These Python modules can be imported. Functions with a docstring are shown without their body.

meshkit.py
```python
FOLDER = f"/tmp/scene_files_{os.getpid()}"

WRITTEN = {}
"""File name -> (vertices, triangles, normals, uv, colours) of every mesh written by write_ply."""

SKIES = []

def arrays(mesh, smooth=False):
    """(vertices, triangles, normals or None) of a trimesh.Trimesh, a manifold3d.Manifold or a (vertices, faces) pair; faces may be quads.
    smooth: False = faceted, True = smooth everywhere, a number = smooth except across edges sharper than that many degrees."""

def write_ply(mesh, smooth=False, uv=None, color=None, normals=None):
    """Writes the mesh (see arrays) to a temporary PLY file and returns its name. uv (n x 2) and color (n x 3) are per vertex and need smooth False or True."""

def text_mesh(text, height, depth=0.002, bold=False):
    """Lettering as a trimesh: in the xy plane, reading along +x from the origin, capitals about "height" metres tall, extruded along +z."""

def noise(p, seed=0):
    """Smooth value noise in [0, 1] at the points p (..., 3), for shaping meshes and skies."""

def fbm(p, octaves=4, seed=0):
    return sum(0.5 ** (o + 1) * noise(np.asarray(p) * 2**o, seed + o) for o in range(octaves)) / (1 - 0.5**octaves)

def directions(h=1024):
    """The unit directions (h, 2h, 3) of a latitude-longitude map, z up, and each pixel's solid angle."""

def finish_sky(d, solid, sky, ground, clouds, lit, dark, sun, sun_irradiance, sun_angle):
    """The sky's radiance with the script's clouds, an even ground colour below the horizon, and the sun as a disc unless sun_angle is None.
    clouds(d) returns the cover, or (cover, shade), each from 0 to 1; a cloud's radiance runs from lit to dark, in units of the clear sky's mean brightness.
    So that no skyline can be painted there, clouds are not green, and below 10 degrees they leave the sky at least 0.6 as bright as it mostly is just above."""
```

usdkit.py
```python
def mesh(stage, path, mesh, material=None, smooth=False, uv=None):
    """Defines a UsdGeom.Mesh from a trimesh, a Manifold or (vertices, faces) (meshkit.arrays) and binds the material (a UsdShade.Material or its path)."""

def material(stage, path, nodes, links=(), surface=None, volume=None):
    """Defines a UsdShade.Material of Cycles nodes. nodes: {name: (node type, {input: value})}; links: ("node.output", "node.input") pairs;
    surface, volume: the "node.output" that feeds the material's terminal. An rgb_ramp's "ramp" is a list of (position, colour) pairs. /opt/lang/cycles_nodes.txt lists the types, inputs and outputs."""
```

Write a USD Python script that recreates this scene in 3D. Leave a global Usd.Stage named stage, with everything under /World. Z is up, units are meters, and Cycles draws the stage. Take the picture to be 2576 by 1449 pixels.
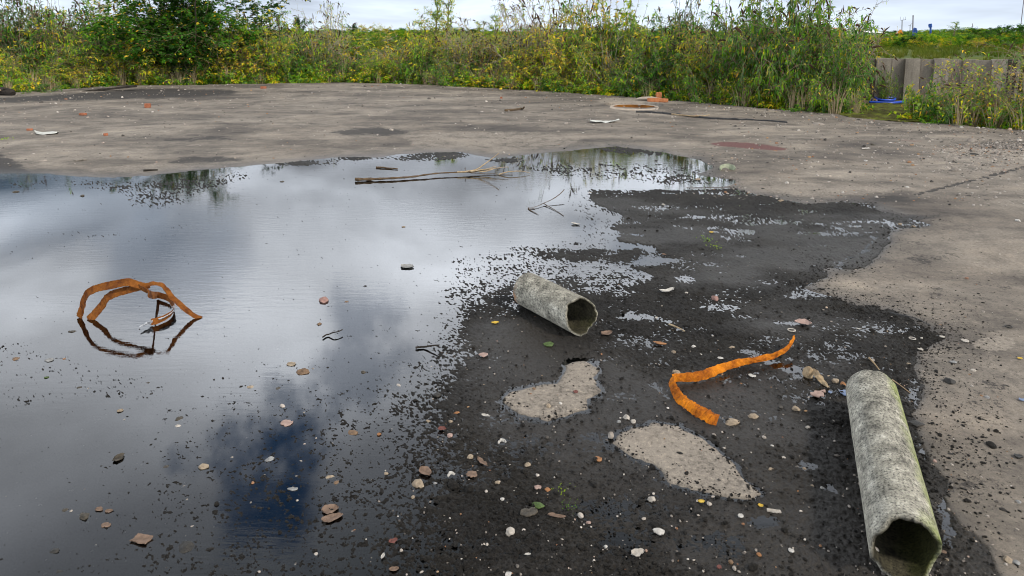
import math, numpy as np, trimesh, usdkit, meshkit, shapely
from pxr import Usd, UsdGeom, UsdLux, UsdShade, Sdf, Gf, Vt
from PIL import Image, ImageDraw
from scipy.ndimage import gaussian_filter, map_coordinates

stage = Usd.Stage.CreateInMemory()
UsdGeom.SetStageUpAxis(stage, UsdGeom.Tokens.z)
World = UsdGeom.Xform.Define(stage, '/World'); stage.SetDefaultPrim(World.GetPrim())
UsdGeom.Scope.Define(stage, '/World/Looks')
PI = math.pi

# ---------------------------------------------------------------- camera
EYE, PITCH, F = 1.5, math.radians(9.0), 1717.0          # eye height, downward pitch, focal length in units of 1/2576 of the width
SP, CP = math.sin(PITCH), math.cos(PITCH)
V0 = 79.1 + F * math.tan(PITCH)                           # row of the optical axis: the lens is shifted so that uprights stay nearly upright
cam = UsdGeom.Camera.Define(stage, '/World/camera')
cam.CreateHorizontalApertureAttr(36.0); cam.CreateVerticalApertureAttr(20.25)
cam.CreateFocalLengthAttr(36.0 * F / 2576.0)
cam.CreateClippingRangeAttr(Gf.Vec2f(0.05, 20000))
cam.CreateVerticalApertureOffsetAttr(-(724.5 - V0) / 2576.0 * 36.0); cam.CreateFStopAttr(0.0); cam.CreateExposureAttr(0.15)
cam.AddTranslateOp().Set((0, 0, EYE)); cam.AddRotateXOp().Set(90 - math.degrees(PITCH))

# ---------------------------------------------------------------- sky and sun: bright broken overcast
SUN_EL, SUN_AZ = math.radians(42), math.radians(128)      # azimuth from +y towards +x
sd = np.array([math.sin(SUN_AZ) * math.cos(SUN_EL), math.cos(SUN_AZ) * math.cos(SUN_EL), math.sin(SUN_EL)])
sun = UsdLux.DistantLight.Define(stage, '/World/sun')
sun.CreateIntensityAttr(0.90); sun.CreateAngleAttr(7.0); sun.CreateNormalizeAttr(True)
sun.CreateColorAttr(Gf.Vec3f(1.0, 0.93, 0.84))
zq = -sd; R = Gf.Rotation(Gf.Vec3d(0, 0, -1), Gf.Vec3d(*map(float, zq)))
sun.AddOrientOp().Set(Gf.Quatf(R.GetQuat()))
dome = UsdLux.DomeLight.Define(stage, '/World/sky')

def updir(u, v):
    """direction of the sky that still water at pixel (u, v) mirrors"""
    x, yc = (u - 1288) / F, (V0 - v) / F
    d = np.array([x, CP + yc * SP, -SP + yc * CP]); d[2] = -d[2]
    return d / np.linalg.norm(d)

def sky_material():
    N, L = {}, []
    N['tc'] = ('texture_coordinate', {}); N['sep'] = ('separate_xyz', {})
    L.append(('tc.generated', 'sep.vector'))
    N['sky'] = ('sky_texture', {'sky_type': 'single_scattering', 'sun_disc': False, 'sun_elevation': SUN_EL, 'sun_rotation': SUN_AZ})
    # cloud deck: project the direction on a plane so that clouds shrink towards the horizon
    N['zc'] = ('math', {'math_type': 'maximum', 'value2': 0.0}); L.append(('sep.z', 'zc.value1'))
    N['zp'] = ('math', {'math_type': 'add', 'value2': 0.16}); L.append(('zc.value', 'zp.value1'))
    N['px'] = ('math', {'math_type': 'divide'}); L += [('sep.x', 'px.value1'), ('zp.value', 'px.value2')]
    N['py'] = ('math', {'math_type': 'divide'}); L += [('sep.y', 'py.value1'), ('zp.value', 'py.value2')]
    N['pp'] = ('combine_xyz', {'z': 3.7}); L += [('px.value', 'pp.x'), ('py.value', 'pp.y')]
    N['n1'] = ('noise_texture', {'scale': 0.85, 'detail': 6.0, 'roughness': 0.52, 'distortion': 0.4}); L.append(('pp.vector', 'n1.vector'))
    N['n2'] = ('noise_texture', {'scale': 2.3, 'detail': 5.0, 'roughness': 0.5}); L.append(('pp.vector', 'n2.vector'))
    # brightness of the deck with height (z = sine of elevation)
    N['zr'] = ('rgb_ramp', {'ramp': CLOUD_RAMP}); L.append(('zc.value', 'zr.fac'))
    N['m1'] = ('map_range', {'from_min': 0.37, 'from_max': 0.63, 'to_min': 0.40, 'to_max': 1.55, 'clamp': False}); L.append(('n1.fac', 'm1.value'))
    N['m2'] = ('map_range', {'from_min': 0.3, 'from_max': 0.7, 'to_min': 0.88, 'to_max': 1.12, 'clamp': False}); L.append(('n2.fac', 'm2.value'))
    N['mm'] = ('math', {'math_type': 'multiply'}); L += [('m1.result', 'mm.value1'), ('m2.result', 'mm.value2')]
    N['low'] = ('map_range', {'from_min': 0.02, 'from_max': 0.14, 'to_min': 0.25, 'to_max': 1.0, 'clamp': True}); L.append(('zc.value', 'low.value'))
    N['ml'] = ('mix_float', {'a': 1.0}); L += [('low.result', 'ml.fac'), ('mm.value', 'ml.b')]
    N['cc'] = ('combine_xyz', {}); L += [('ml.result', 'cc.x'), ('ml.result', 'cc.y'), ('ml.result', 'cc.z')]
    N['cl'] = ('mix_color', {'blend_type': 'multiply', 'fac': 1.0, 'use_clamp': False}); L += [('zr.color', 'cl.a'), ('cc.vector', 'cl.b')]
    # gaps of blue where the puddle mirrors blue sky
    prev = None
    N['nh'] = ('noise_texture', {'scale': 5.0, 'detail': 5.0, 'roughness': 0.6}); L.append(('tc.generated', 'nh.vector'))
    N['nhm'] = ('map_range', {'from_min': 0.3, 'from_max': 0.7, 'to_min': -0.085, 'to_max': 0.085, 'clamp': False}); L.append(('nh.fac', 'nhm.value'))
    for i, (u, v, r0, r1, k) in enumerate(GAPS):
        N[f'h{i}'] = ('vector_math', {'math_type': 'distance', 'vector2': tuple(updir(u, v))}); L.append(('tc.generated', f'h{i}.vector1'))
        N[f'ha{i}'] = ('math', {'math_type': 'add'}); L += [(f'h{i}.value', f'ha{i}.value1'), ('nhm.result', f'ha{i}.value2')]
        N[f'hm{i}'] = ('map_range', {'range_type': 'smoothstep', 'from_min': r0, 'from_max': r1, 'to_min': k, 'to_max': 0.0, 'clamp': True}); L.append((f'ha{i}.value', f'hm{i}.value'))
        if prev is None: prev = f'hm{i}.result'
        else:
            N[f'hx{i}'] = ('math', {'math_type': 'maximum'}); L += [(prev, f'hx{i}.value1'), (f'hm{i}.result', f'hx{i}.value2')]; prev = f'hx{i}.value'
    N['mix'] = ('mix_color', {'blend_type': 'mix', 'use_clamp': False}); N['blue'] = ('hsv', {'saturation': 1.35, 'value': 1.4}); L += [('sky.color', 'blue.color'), (prev, 'mix.fac'), ('cl.result', 'mix.a'), ('blue.color', 'mix.b')]
    N['bg'] = ('background_shader', {'strength': 0.1}); L.append(('mix.result', 'bg.color'))
    return usdkit.material(stage, '/World/Looks/sky', N, L, surface='bg.background')
CLOUD_RAMP = [(0.0, (7.4, 8.3, 9.6)), (0.06, (7.0, 8.0, 9.5)), (0.14, (10.8, 11.6, 12.8)), (0.24, (16.2, 17.1, 18.4)), (0.36, (20.0, 20.8, 22.0)),
              (0.46, (13.5, 14.1, 15.0)), (0.55, (7.0, 7.4, 8.1)), (0.66, (2.8, 3.1, 3.4)), (0.80, (2.8, 3.1, 3.6)), (1.0, (3.4, 3.7, 4.3))]
GAPS = [(640, 1130, 0.04, 0.12, 0.98), (885, 905, 0.0, 0.075, 0.5), (130, 505, 0.02, 0.10, 0.22), (430, 700, 0.0, 0.09, 0.3), (1560, 640, 0.0, 0.07, 0.3)]
UsdShade.MaterialBindingAPI.Apply(dome.GetPrim()).Bind(sky_material())

# ---------------------------------------------------------------- helpers
used = {}
def numbered(name, parent='/World'):
    k = used.get((parent, name), 0); used[(parent, name)] = k + 1
    return name if k == 0 else f'{name}_{k:03d}'
def tag(p, label=None, cat=None, group=None, kind=None):
    p = p.GetPrim() if hasattr(p, 'GetPrim') else p
    for k, x in (('label', label), ('category', cat), ('group', group), ('kind', kind)):
        if x: p.SetCustomDataByKey(k, x)
    return p
def thing(name, label, cat, loc=(0, 0, 0), rotz=0, scale=None, group=None):
    x = UsdGeom.Xform.Define(stage, '/World/' + numbered(name))
    x.AddTranslateOp().Set(Gf.Vec3d(*map(float, loc))); x.AddRotateZOp().Set(float(math.degrees(rotz)))
    if scale is not None: x.AddScaleOp().Set(Gf.Vec3f(*map(float, scale)))
    tag(x, label, cat, group); return x
def obj(name, mesh, mat, parent=None, smooth=False, loc=None, rot=None, **pv):
    base = str(parent.GetPath()) if parent is not None else '/World'
    m = usdkit.mesh(stage, base + '/' + numbered(name, base), mesh, M.get(mat) if isinstance(mat, str) else mat, smooth=smooth)
    if loc is not None: m.AddTranslateOp().Set(Gf.Vec3d(*map(float, loc)))
    if rot is not None: m.AddRotateXYZOp().Set(Gf.Vec3f(*[math.degrees(a) for a in rot]))
    for k, a in pv.items():
        UsdGeom.PrimvarsAPI(m).CreatePrimvar(k, Sdf.ValueTypeNames.FloatArray, 'vertex').Set(Vt.FloatArray.FromNumpy(np.asarray(a, np.float32)))
    return m
def ray(u, v):
    x, yc = (u - 1288) / F, (V0 - v) / F
    return np.array([x, CP + yc * SP, -SP + yc * CP])
def gp(u, v, z=0.0):
    """the point of height z seen at (u, v)"""
    d = ray(u, v); t = (z - EYE) / d[2]; return np.array([0, 0, EYE]) + d * t
def at(u, v, Y):
    """the point at distance Y ahead seen at (u, v)"""
    d = ray(u, v); return np.array([0, 0, EYE]) + d * (Y / d[1])
def proj(p):
    p = np.asarray(p, float); q = p - [0, 0, EYE]
    D = q[..., 1] * CP - q[..., 2] * SP; up = q[..., 1] * SP + q[..., 2] * CP
    return 1288 + F * q[..., 0] / D, V0 - F * up / D
def ppm(p):
    """units of 1/2576 width per metre at p"""
    q = np.asarray(p) - [0, 0, EYE]; return F / (q[1] * CP - q[2] * SP)
def tube(P, r, sides=6, cap=True):
    P = np.asarray(P, float); n = len(P); t = np.gradient(P, axis=0); t /= np.linalg.norm(t, axis=1, keepdims=True) + 1e-12
    a = np.cross(t, np.where(np.abs(t[:, 2:]) < 0.9, [0, 0, 1.0], [1.0, 0, 0])); a /= np.linalg.norm(a, axis=1, keepdims=True) + 1e-12
    b = np.cross(t, a); g = np.arange(sides) * 2 * PI / sides; r = np.broadcast_to(r, (n,))
    V = (P[:, None] + r[:, None, None] * (np.cos(g)[None, :, None] * a[:, None] + np.sin(g)[None, :, None] * b[:, None])).reshape(-1, 3)
    i, j = np.meshgrid(np.arange(n - 1), np.arange(sides), indexing='ij'); k = (j + 1) % sides
    A, B, C, D = i * sides + j, i * sides + k, (i + 1) * sides + k, (i + 1) * sides + j
    Fc = np.concatenate([np.stack([A, B, C], -1).reshape(-1, 3), np.stack([A, C, D], -1).reshape(-1, 3)])
    if cap:
        V = np.vstack([V, P[:1], P[-1:]]); c0, c1 = n * sides, n * sides + 1; jj = np.arange(sides); kk = (jj + 1) % sides
        Fc = np.concatenate([Fc, np.stack([np.full(sides, c0), kk, jj], -1), np.stack([np.full(sides, c1), (n - 1) * sides + jj, (n - 1) * sides + kk], -1)])
    return V, Fc
def join(parts):
    V, Fc, n = [], [], 0
    for v, f in parts: V.append(v); Fc.append(np.asarray(f) + n); n += len(v)
    return np.vstack(V), np.vstack(Fc)
def boxm(x0, x1, y0, y1, z0, z1):
    m = trimesh.creation.box((x1 - x0, y1 - y0, z1 - z0)); m.apply_translation(((x0 + x1) / 2, (y0 + y1) / 2, (z0 + z1) / 2)); return np.array(m.vertices), np.array(m.faces)
def grid_faces(nr, nc):
    i, j = np.meshgrid(np.arange(nr - 1), np.arange(nc - 1), indexing='ij'); a = i * nc + j
    return np.concatenate([np.stack([a, a + nc + 1, a + 1], -1).reshape(-1, 3), np.stack([a, a + nc, a + nc + 1], -1).reshape(-1, 3)])
def fbm(p, s, o=3, seed=0): return meshkit.fbm(np.asarray(p) * s, o, seed) - 0.5
def spline(P, n):
    P = np.asarray(P, float); t = np.r_[0, np.cumsum(np.linalg.norm(np.diff(P, axis=0), axis=1) + 1e-9)]
    from scipy.interpolate import PchipInterpolator
    return PchipInterpolator(t, P)(np.linspace(0, t[-1], n))

# ---------------------------------------------------------------- materials
M = {}
def mat(name, N, L, surface='p.BSDF', **k): M[name] = usdkit.material(stage, '/World/Looks/' + name, N, L, surface=surface, **k); return M[name]
def rough_mat(name, c1, c2, scale=30, rough=0.8, bump=0.3, bscale=None, spec=0.3, c3=None, space='obj', dist=0.01):
    """two or three colours mottled by noise, with fine relief"""
    N = {'tc': ('texture_coordinate', {}), 'g': ('geometry', {}), 'oi': ('object_info', {}),
         'n': ('noise_texture', {'scale': scale, 'detail': 6.0, 'roughness': 0.65}),
         'r': ('rgb_ramp', {'ramp': [(0.3, c1), (0.7, c2)] if c3 is None else [(0.28, c1), (0.5, c2), (0.72, c3)]}),
         'b': ('noise_texture', {'scale': bscale or scale * 3, 'detail': 5.0, 'roughness': 0.7}),
         'bp': ('bump', {'strength': bump, 'distance': dist}),
         'p': ('principled_bsdf', {'roughness': rough, 'specular_ior_level': spec})}
    src = 'tc.object' if space == 'obj' else 'g.position'
    L = [(src, 'n.vector'), (src, 'b.vector'), ('n.fac', 'r.fac'), ('r.color', 'p.base_color'), ('b.fac', 'bp.height'), ('bp.normal', 'p.normal')]
    return mat(name, N, L)

def concrete_material():
    N = {'g': ('geometry', {}), 'dark': ('attribute', {'attribute': 'dark'}), 'wet': ('attribute', {'attribute': 'wet'}), 'red': ('attribute', {'attribute': 'red'}), 'pale': ('attribute', {'attribute': 'pale'})}
    L = []
    def noise(n, sc, det=6.0, ro=0.6, stretch=None, dist=0.0):
        N[n] = ('noise_texture', {'scale': sc, 'detail': det, 'roughness': ro, 'distortion': dist})
        if stretch:
            N[n + 'm'] = ('mapping', {'scale': stretch, 'rotation': (0, 0, 0.35)}); L.append(('g.position', n + 'm.vector')); L.append((n + 'm.vector', n + '.vector'))
        else: L.append(('g.position', n + '.vector'))
    noise('n1', 0.55, 7, 0.62, (1, 1.7, 1), 0.6); noise('n2', 4.0, 7, 0.68); noise('n3', 60, 4, 0.7); noise('n4', 1.3, 9, 0.72, (0.7, 1.3, 1), 0.8); noise('n5', 330, 2, 0.6)
    N['r1'] = ('rgb_ramp', {'ramp': [(0.30, (0.070, 0.060, 0.052)), (0.46, (0.140, 0.121, 0.101)), (0.60, (0.215, 0.188, 0.156)), (0.75, (0.300, 0.266, 0.222))]}); L.append(('n1.fac', 'r1.fac'))
    N['r2'] = ('rgb_ramp', {'ramp': [(0.28, (0.55, 0.55, 0.56)), (0.5, (1, 1, 1)), (0.72, (1.22, 1.2, 1.17))]}); L.append(('n2.fac', 'r2.fac'))
    N['m1'] = ('mix_color', {'blend_type': 'multiply', 'fac': 1.0, 'use_clamp': False}); L += [('r1.color', 'm1.a'), ('r2.color', 'm1.b')]
    N['r4'] = ('rgb_ramp', {'ramp': [(0.36, (0.52, 0.52, 0.53)), (0.5, (1, 1, 1)), (0.66, (1.25, 1.22, 1.18))]}); L.append(('n4.fac', 'r4.fac'))
    N['m2'] = ('mix_color', {'blend_type': 'multiply', 'fac': 0.85, 'use_clamp': False}); L += [('m1.result', 'm2.a'), ('r4.color', 'm2.b')]
    # pale scoured patches, dark stains, red paint, damp rim: each broken up by the fine noise
    prev = 'm2.result'
    for a, c, lo, hi in (('pale', (0.235, 0.205, 0.170), 0.35, 0.85), ('dark', (0.030, 0.027, 0.025), 0.30, 0.52), ('red', (0.11, 0.045, 0.042), 0.42, 0.80)):
        N[a + 'd'] = ('math', {'math_type': 'multiply_add', 'value2': 2.6}); N[a + 'n'] = ('math', {'math_type': 'subtract', 'value2': 0.5})
        N[a + 'v'] = ('mix_float', {'fac': 0.42, 'use_clamp': False}); L += [('n2.fac', a + 'v.a'), ('n3.fac', a + 'v.b'), (a + 'v.result', a + 'n.value1'), (a + 'n.value', a + 'd.value1'), (a + '.fac', a + 'd.value3')]
        N[a + 'r'] = ('map_range', {'from_min': lo, 'from_max': hi, 'to_min': 0.0, 'to_max': 0.93, 'clamp': True, 'range_type': 'smoothstep'}); L.append((a + 'd.value', a + 'r.value'))
        N[a + 'x'] = ('mix_color', {'blend_type': 'mix', 'b': c}); L += [(a + 'r.result', a + 'x.fac'), (prev, a + 'x.a')]
        prev = a + 'x.result'
    N['r3'] = ('rgb_ramp', {'ramp': [(0.33, (0.52, 0.51, 0.50)), (0.44, (0.92, 0.92, 0.92)), (0.60, (1.06, 1.06, 1.05)), (0.70, (1.6, 1.57, 1.5))]}); L.append(('n3.fac', 'r3.fac'))
    N['m3'] = ('mix_color', {'blend_type': 'multiply', 'fac': 0.95, 'use_clamp': False}); L += [(prev, 'm3.a'), ('r3.color', 'm3.b')]
    N['r5'] = ('rgb_ramp', {'ramp': [(0.30, (0.6, 0.6, 0.6)), (0.5, (1, 1, 1)), (0.70, (1.35, 1.35, 1.33))]}); L.append(('n5.fac', 'r5.fac'))
    N['m4'] = ('mix_color', {'blend_type': 'multiply', 'fac': 0.7, 'use_clamp': False}); L += [('m3.result', 'm4.a'), ('r5.color', 'm4.b')]
    N['wx'] = ('mix_color', {'blend_type': 'multiply', 'b': (0.40, 0.39, 0.39)}); L += [('wet.fac', 'wx.fac'), ('m4.result', 'wx.a')]
    N['ro'] = ('map_range', {'to_min': 0.88, 'to_max': 0.38}); L.append(('wet.fac', 'ro.value'))
    N['hb'] = ('math', {'math_type': 'add'}); L += [('n3.fac', 'hb.value1'), ('n5.fac', 'hb.value2')]
    N['bp'] = ('bump', {'strength': 0.55, 'distance': 0.004}); L.append(('hb.value', 'bp.height'))
    N['p'] = ('principled_bsdf', {'specular_ior_level': 0.35}); L += [('wx.result', 'p.base_color'), ('ro.result', 'p.roughness'), ('bp.normal', 'p.normal')]
    mat('concrete', N, L)
concrete_material()

def sludge_material():
    N = {'g': ('geometry', {}), 'n': ('noise_texture', {'scale': 150, 'detail': 5.0, 'roughness': 0.75}), 'n2': ('noise_texture', {'scale': 3.0, 'detail': 5.0, 'roughness': 0.6}),
         'r': ('rgb_ramp', {'ramp': [(0.3, (0.006, 0.0055, 0.005)), (0.52, (0.016, 0.0145, 0.0125)), (0.68, (0.045, 0.039, 0.032)), (0.80, (0.10, 0.086, 0.070))]}),
         'r2': ('rgb_ramp', {'ramp': [(0.35, (0.75, 0.75, 0.78)), (0.65, (1.3, 1.25, 1.15))]}),
         'm': ('mix_color', {'blend_type': 'multiply', 'fac': 1.0, 'use_clamp': False}),
         'sm': ('attribute', {'attribute': 'silt'}), 'rr': ('map_range', {'to_min': 0.72, 'to_max': 0.30, 'clamp': True}), 'bs': ('map_range', {'to_min': 1.0, 'to_max': 0.35, 'clamp': True}), 'brown': ('mix_color', {'blend_type': 'mix', 'b': (0.030, 0.026, 0.022)}), 'bf': ('math', {'math_type': 'multiply', 'value2': 0.7}),
         'b': ('noise_texture', {'scale': 320, 'detail': 3.0, 'roughness': 0.75}), 'bp': ('bump', {'strength': 1.0, 'distance': 0.012}),
         'p': ('principled_bsdf', {'specular_ior_level': 0.22})}
    L = [('g.position', 'n.vector'), ('g.position', 'n2.vector'), ('g.position', 'b.vector'), ('n.fac', 'r.fac'), ('n2.fac', 'r2.fac'), ('r.color', 'm.a'), ('r2.color', 'm.b'),
         ('sm.fac', 'bf.value1'), ('bf.value', 'brown.fac'), ('m.result', 'brown.a'), ('brown.result', 'p.base_color'), ('sm.fac', 'rr.value'), ('rr.result', 'p.roughness'), ('sm.fac', 'bs.value'), ('bs.result', 'bp.strength'), ('b.fac', 'bp.height'), ('bp.normal', 'p.normal')]
    mat('sludge', N, L)
sludge_material()

def water_material():
    N = {'g': ('geometry', {}), 'mp': ('mapping', {'scale': (3.0, 14.0, 1.0), 'rotation': (0, 0, 0.25)}), 'n': ('noise_texture', {'scale': 2.0, 'detail': 4.0, 'roughness': 0.6, 'distortion': 0.5}),
         'w': ('noise_texture', {'scale': 0.7, 'detail': 2.0}), 'wm': ('map_range', {'from_min': 0.42, 'from_max': 0.65, 'to_min': 0.03, 'to_max': 1.0, 'clamp': True}),
         'h': ('math', {'math_type': 'multiply'}), 'bp': ('bump', {'strength': 0.075, 'distance': 0.01}),
         'fr': ('fresnel', {'IOR': 1.62}), 'gl': ('glossy_bsdf', {'roughness': 0.025, 'color': (0.97, 0.98, 1.0)}), 'tr': ('transparent_bsdf', {'color': (0.62, 0.66, 0.64)}), 'mx': ('mix_closure', {})}
    L = [('g.position', 'mp.vector'), ('mp.vector', 'n.vector'), ('g.position', 'w.vector'), ('w.fac', 'wm.value'), ('n.fac', 'h.value1'), ('wm.result', 'h.value2'), ('h.value', 'bp.height'),
         ('bp.normal', 'gl.normal'), ('bp.normal', 'fr.normal'), ('fr.fac', 'mx.fac'), ('tr.BSDF', 'mx.closure1'), ('gl.BSDF', 'mx.closure2')]
    L = [x for x in L if x[1] != 'fr.normal']
    mat('water', N, L, surface='mx.closure')
water_material()
# ---------------------------------------------------------------- level maps: heights (mm) of the slab and of the sludge, laid out on the ground as seen
MU0, MV0, MS = -900, 60, 2.0
MW, MH = int((3476 - MU0) / MS), int((2000 - MV0) / MS)
class Map:
    def __init__(s, v=0.0): s.im = Image.new('F', (MW, MH), v); s.d = ImageDraw.Draw(s.im)
    def poly(s, P, v): s.d.polygon([((u - MU0) / MS, (w - MV0) / MS) for u, w in P], fill=v); return s
    def line(s, P, v, w): s.d.line([((u - MU0) / MS, (q - MV0) / MS) for u, q in P], fill=v, width=max(1, int(w / MS))); return s
    def ell(s, u, v, a, b, val): s.d.ellipse([(u - a - MU0) / MS, (v - b - MV0) / MS, (u + a - MU0) / MS, (v + b - MV0) / MS], fill=val); return s
    def blur(s, su, sv): return gaussian_filter(np.asarray(s.im, float), (sv / MS, su / MS))
def samp(A, u, v): return map_coordinates(A, [np.clip((np.asarray(v) - MV0) / MS, 0, MH - 1), np.clip((np.asarray(u) - MU0) / MS, 0, MW - 1)], order=1, mode='nearest')

PUDDLE = [(-860, 470), (-400, 448), (0, 440), (120, 441), (250, 450), (380, 445), (500, 430), (620, 420), (760, 409), (850, 398), (960, 400), (1000, 390), (1150, 384), (1240, 400), (1400, 385), (1550, 371),
          (1660, 384), (1760, 404), (1795, 420), (1740, 440), (1850, 455), (1835, 466), (1600, 474), (1840, 479), (1950, 500), (2030, 516), (2110, 509), (2190, 515), (2210, 532), (2345, 566), (2230, 576),
          (2242, 602), (2190, 662), (2130, 676), (2050, 666), (2085, 692), (2000, 722), (2090, 746), (2150, 776), (2200, 780), (2270, 800), (2290, 816), (2378, 852), (2300, 892), (2288, 935), (2322, 990),
          (2290, 1030), (2335, 1180), (2425, 1320), (2492, 1400), (2520, 1470), (2600, 1700), (2650, 1990), (-860, 1990)]
ISLA = [(1258, 1002), (1300, 985), (1345, 968), (1392, 958), (1425, 915), (1470, 904), (1512, 928), (1500, 960), (1533, 985), (1490, 1008), (1498, 1032), (1430, 1046), (1385, 1062), (1300, 1052)]
ISLB = [(1545, 1115), (1590, 1080), (1650, 1064), (1702, 1070), (1760, 1110), (1822, 1150), (1850, 1180), (1905, 1238), (1880, 1262), (1830, 1250), (1760, 1232), (1690, 1222), (1650, 1185), (1600, 1155)]
BLACK = [(1480, 481), (1840, 479), (1950, 500), (2030, 516), (2110, 509), (2190, 515), (2210, 532), (2345, 566), (2230, 576), (2242, 602), (2190, 662), (2130, 676), (2050, 666), (2085, 692), (2000, 722), (2090, 746),
         (2150, 776), (2200, 780), (2270, 800), (2290, 816), (2378, 852), (2300, 892), (2288, 935), (2322, 990), (2290, 1030), (2335, 1180), (2425, 1320), (2492, 1400), (2600, 1700), (2650, 1990), (1320, 1990), (1330, 1449),
         (1330, 1250), (1320, 1130), (1310, 1040), (1310, 960), (1320, 880), (1350, 810), (1400, 770), (1450, 745), (1500, 745), (1600, 720), (1650, 690), (1560, 655), (1480, 630), (1600, 628), (1690, 655), (1640, 618), (1565, 600), (1545, 570), (1580, 540), (1500, 512)]
soft = Map(-7.0)
soft.poly([(1150, 700), (1400, 690), (1700, 700), (2500, 700), (2700, 1990), (1010, 1990), (1050, 1300), (1080, 1100), (1100, 930), (1150, 820)], 4.4)
soft.poly([(380, 1120), (560, 1000), (760, 960), (1000, 900), (1130, 860), (1100, 1990), (300, 1990), (200, 1500)], -4.6)
soft.poly([(640, 1050), (1000, 960), (1100, 930), (1080, 1200), (1030, 1450), (980, 1990), (600, 1990), (500, 1400)], -3.8)
soft.poly([(1000, 980), (1120, 880), (1100, 1100), (1080, 1300), (1050, 1990), (900, 1990), (940, 1300)], -1.2)
SOFT = soft.blur(64, 50)
mid = Map(-14.0)
mid.poly([(1130, 640), (1420, 600), (1700, 640), (1800, 720), (1500, 770), (1180, 820), (1090, 800)], -2.2)          # speckled water round the middle pipe
mid.poly([(1150, 720), (1300, 690), (1550, 700), (1660, 690), (1600, 760), (1200, 800)], -0.6)
mid.poly([(1380, 470), (1560, 480), (1600, 560), (1560, 640), (1440, 600), (1430, 520)], -3.2)
mid.poly([(90, 575), (180, 570), (420, 590), (380, 618), (160, 604)], -3.6)
mid.poly([(-800, 840), (0, 850), (220, 900), (420, 960), (420, 1040), (200, 1000), (-100, 1080), (-800, 1200)], -4.4)
mid.poly([(640, 405), (860, 408), (960, 418), (820, 423)], -0.2)
mid.poly([(120, 445), (300, 455), (480, 440), (620, 424), (660, 440), (540, 480), (420, 530), (330, 525), (300, 490), (150, 470)], -0.2)
mid.poly([(-800, 455), (0, 444), (110, 445), (140, 475), (60, 480), (-800, 490)], -2.6)
mid.poly([(1240, 420), (1500, 400), (1760, 410), (1790, 430), (1720, 455), (1500, 462), (1380, 448)], -1.6)
mid.poly([(1340, 430), (1360, 412), (1440, 418), (1480, 440), (1380, 442)], 0.5)
mid.poly([(1700, 440), (1800, 446), (1850, 456), (1800, 468), (1660, 470), (1600, 460)], 1.0)
mid.poly([(750, 436), (870, 432), (880, 442), (770, 444)], -1.6)
MID = mid.blur(16, 8)
hard = Map(-16.0)
hard.poly(BLACK, 4.6)
hard.poly([(1270, 618), (1480, 634), (1600, 660), (1560, 672), (1420, 656), (1280, 634)], 1.2)                      # lower finger
for P in ([(830, 398), (920, 392), (990, 398), (900, 403)], [(1000, 396), (1080, 384), (1130, 383), (1180, 393), (1120, 403), (1010, 402)], [(1230, 402), (1290, 398), (1320, 403), (1270, 408)],
          [(1500, 376), (1560, 371), (1660, 382), (1650, 390), (1560, 384)], [(690, 410), (780, 406), (850, 413), (700, 417)]):
    hard.poly(P, 4.0)
from scipy.ndimage import grey_dilation
HARD = gaussian_filter(grey_dilation(np.asarray(hard.im, float), size=(5, 9)), (2.0, 3.5))
neg = Map(0.0)                                                                                                      # water standing in ruts of the sludge
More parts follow.
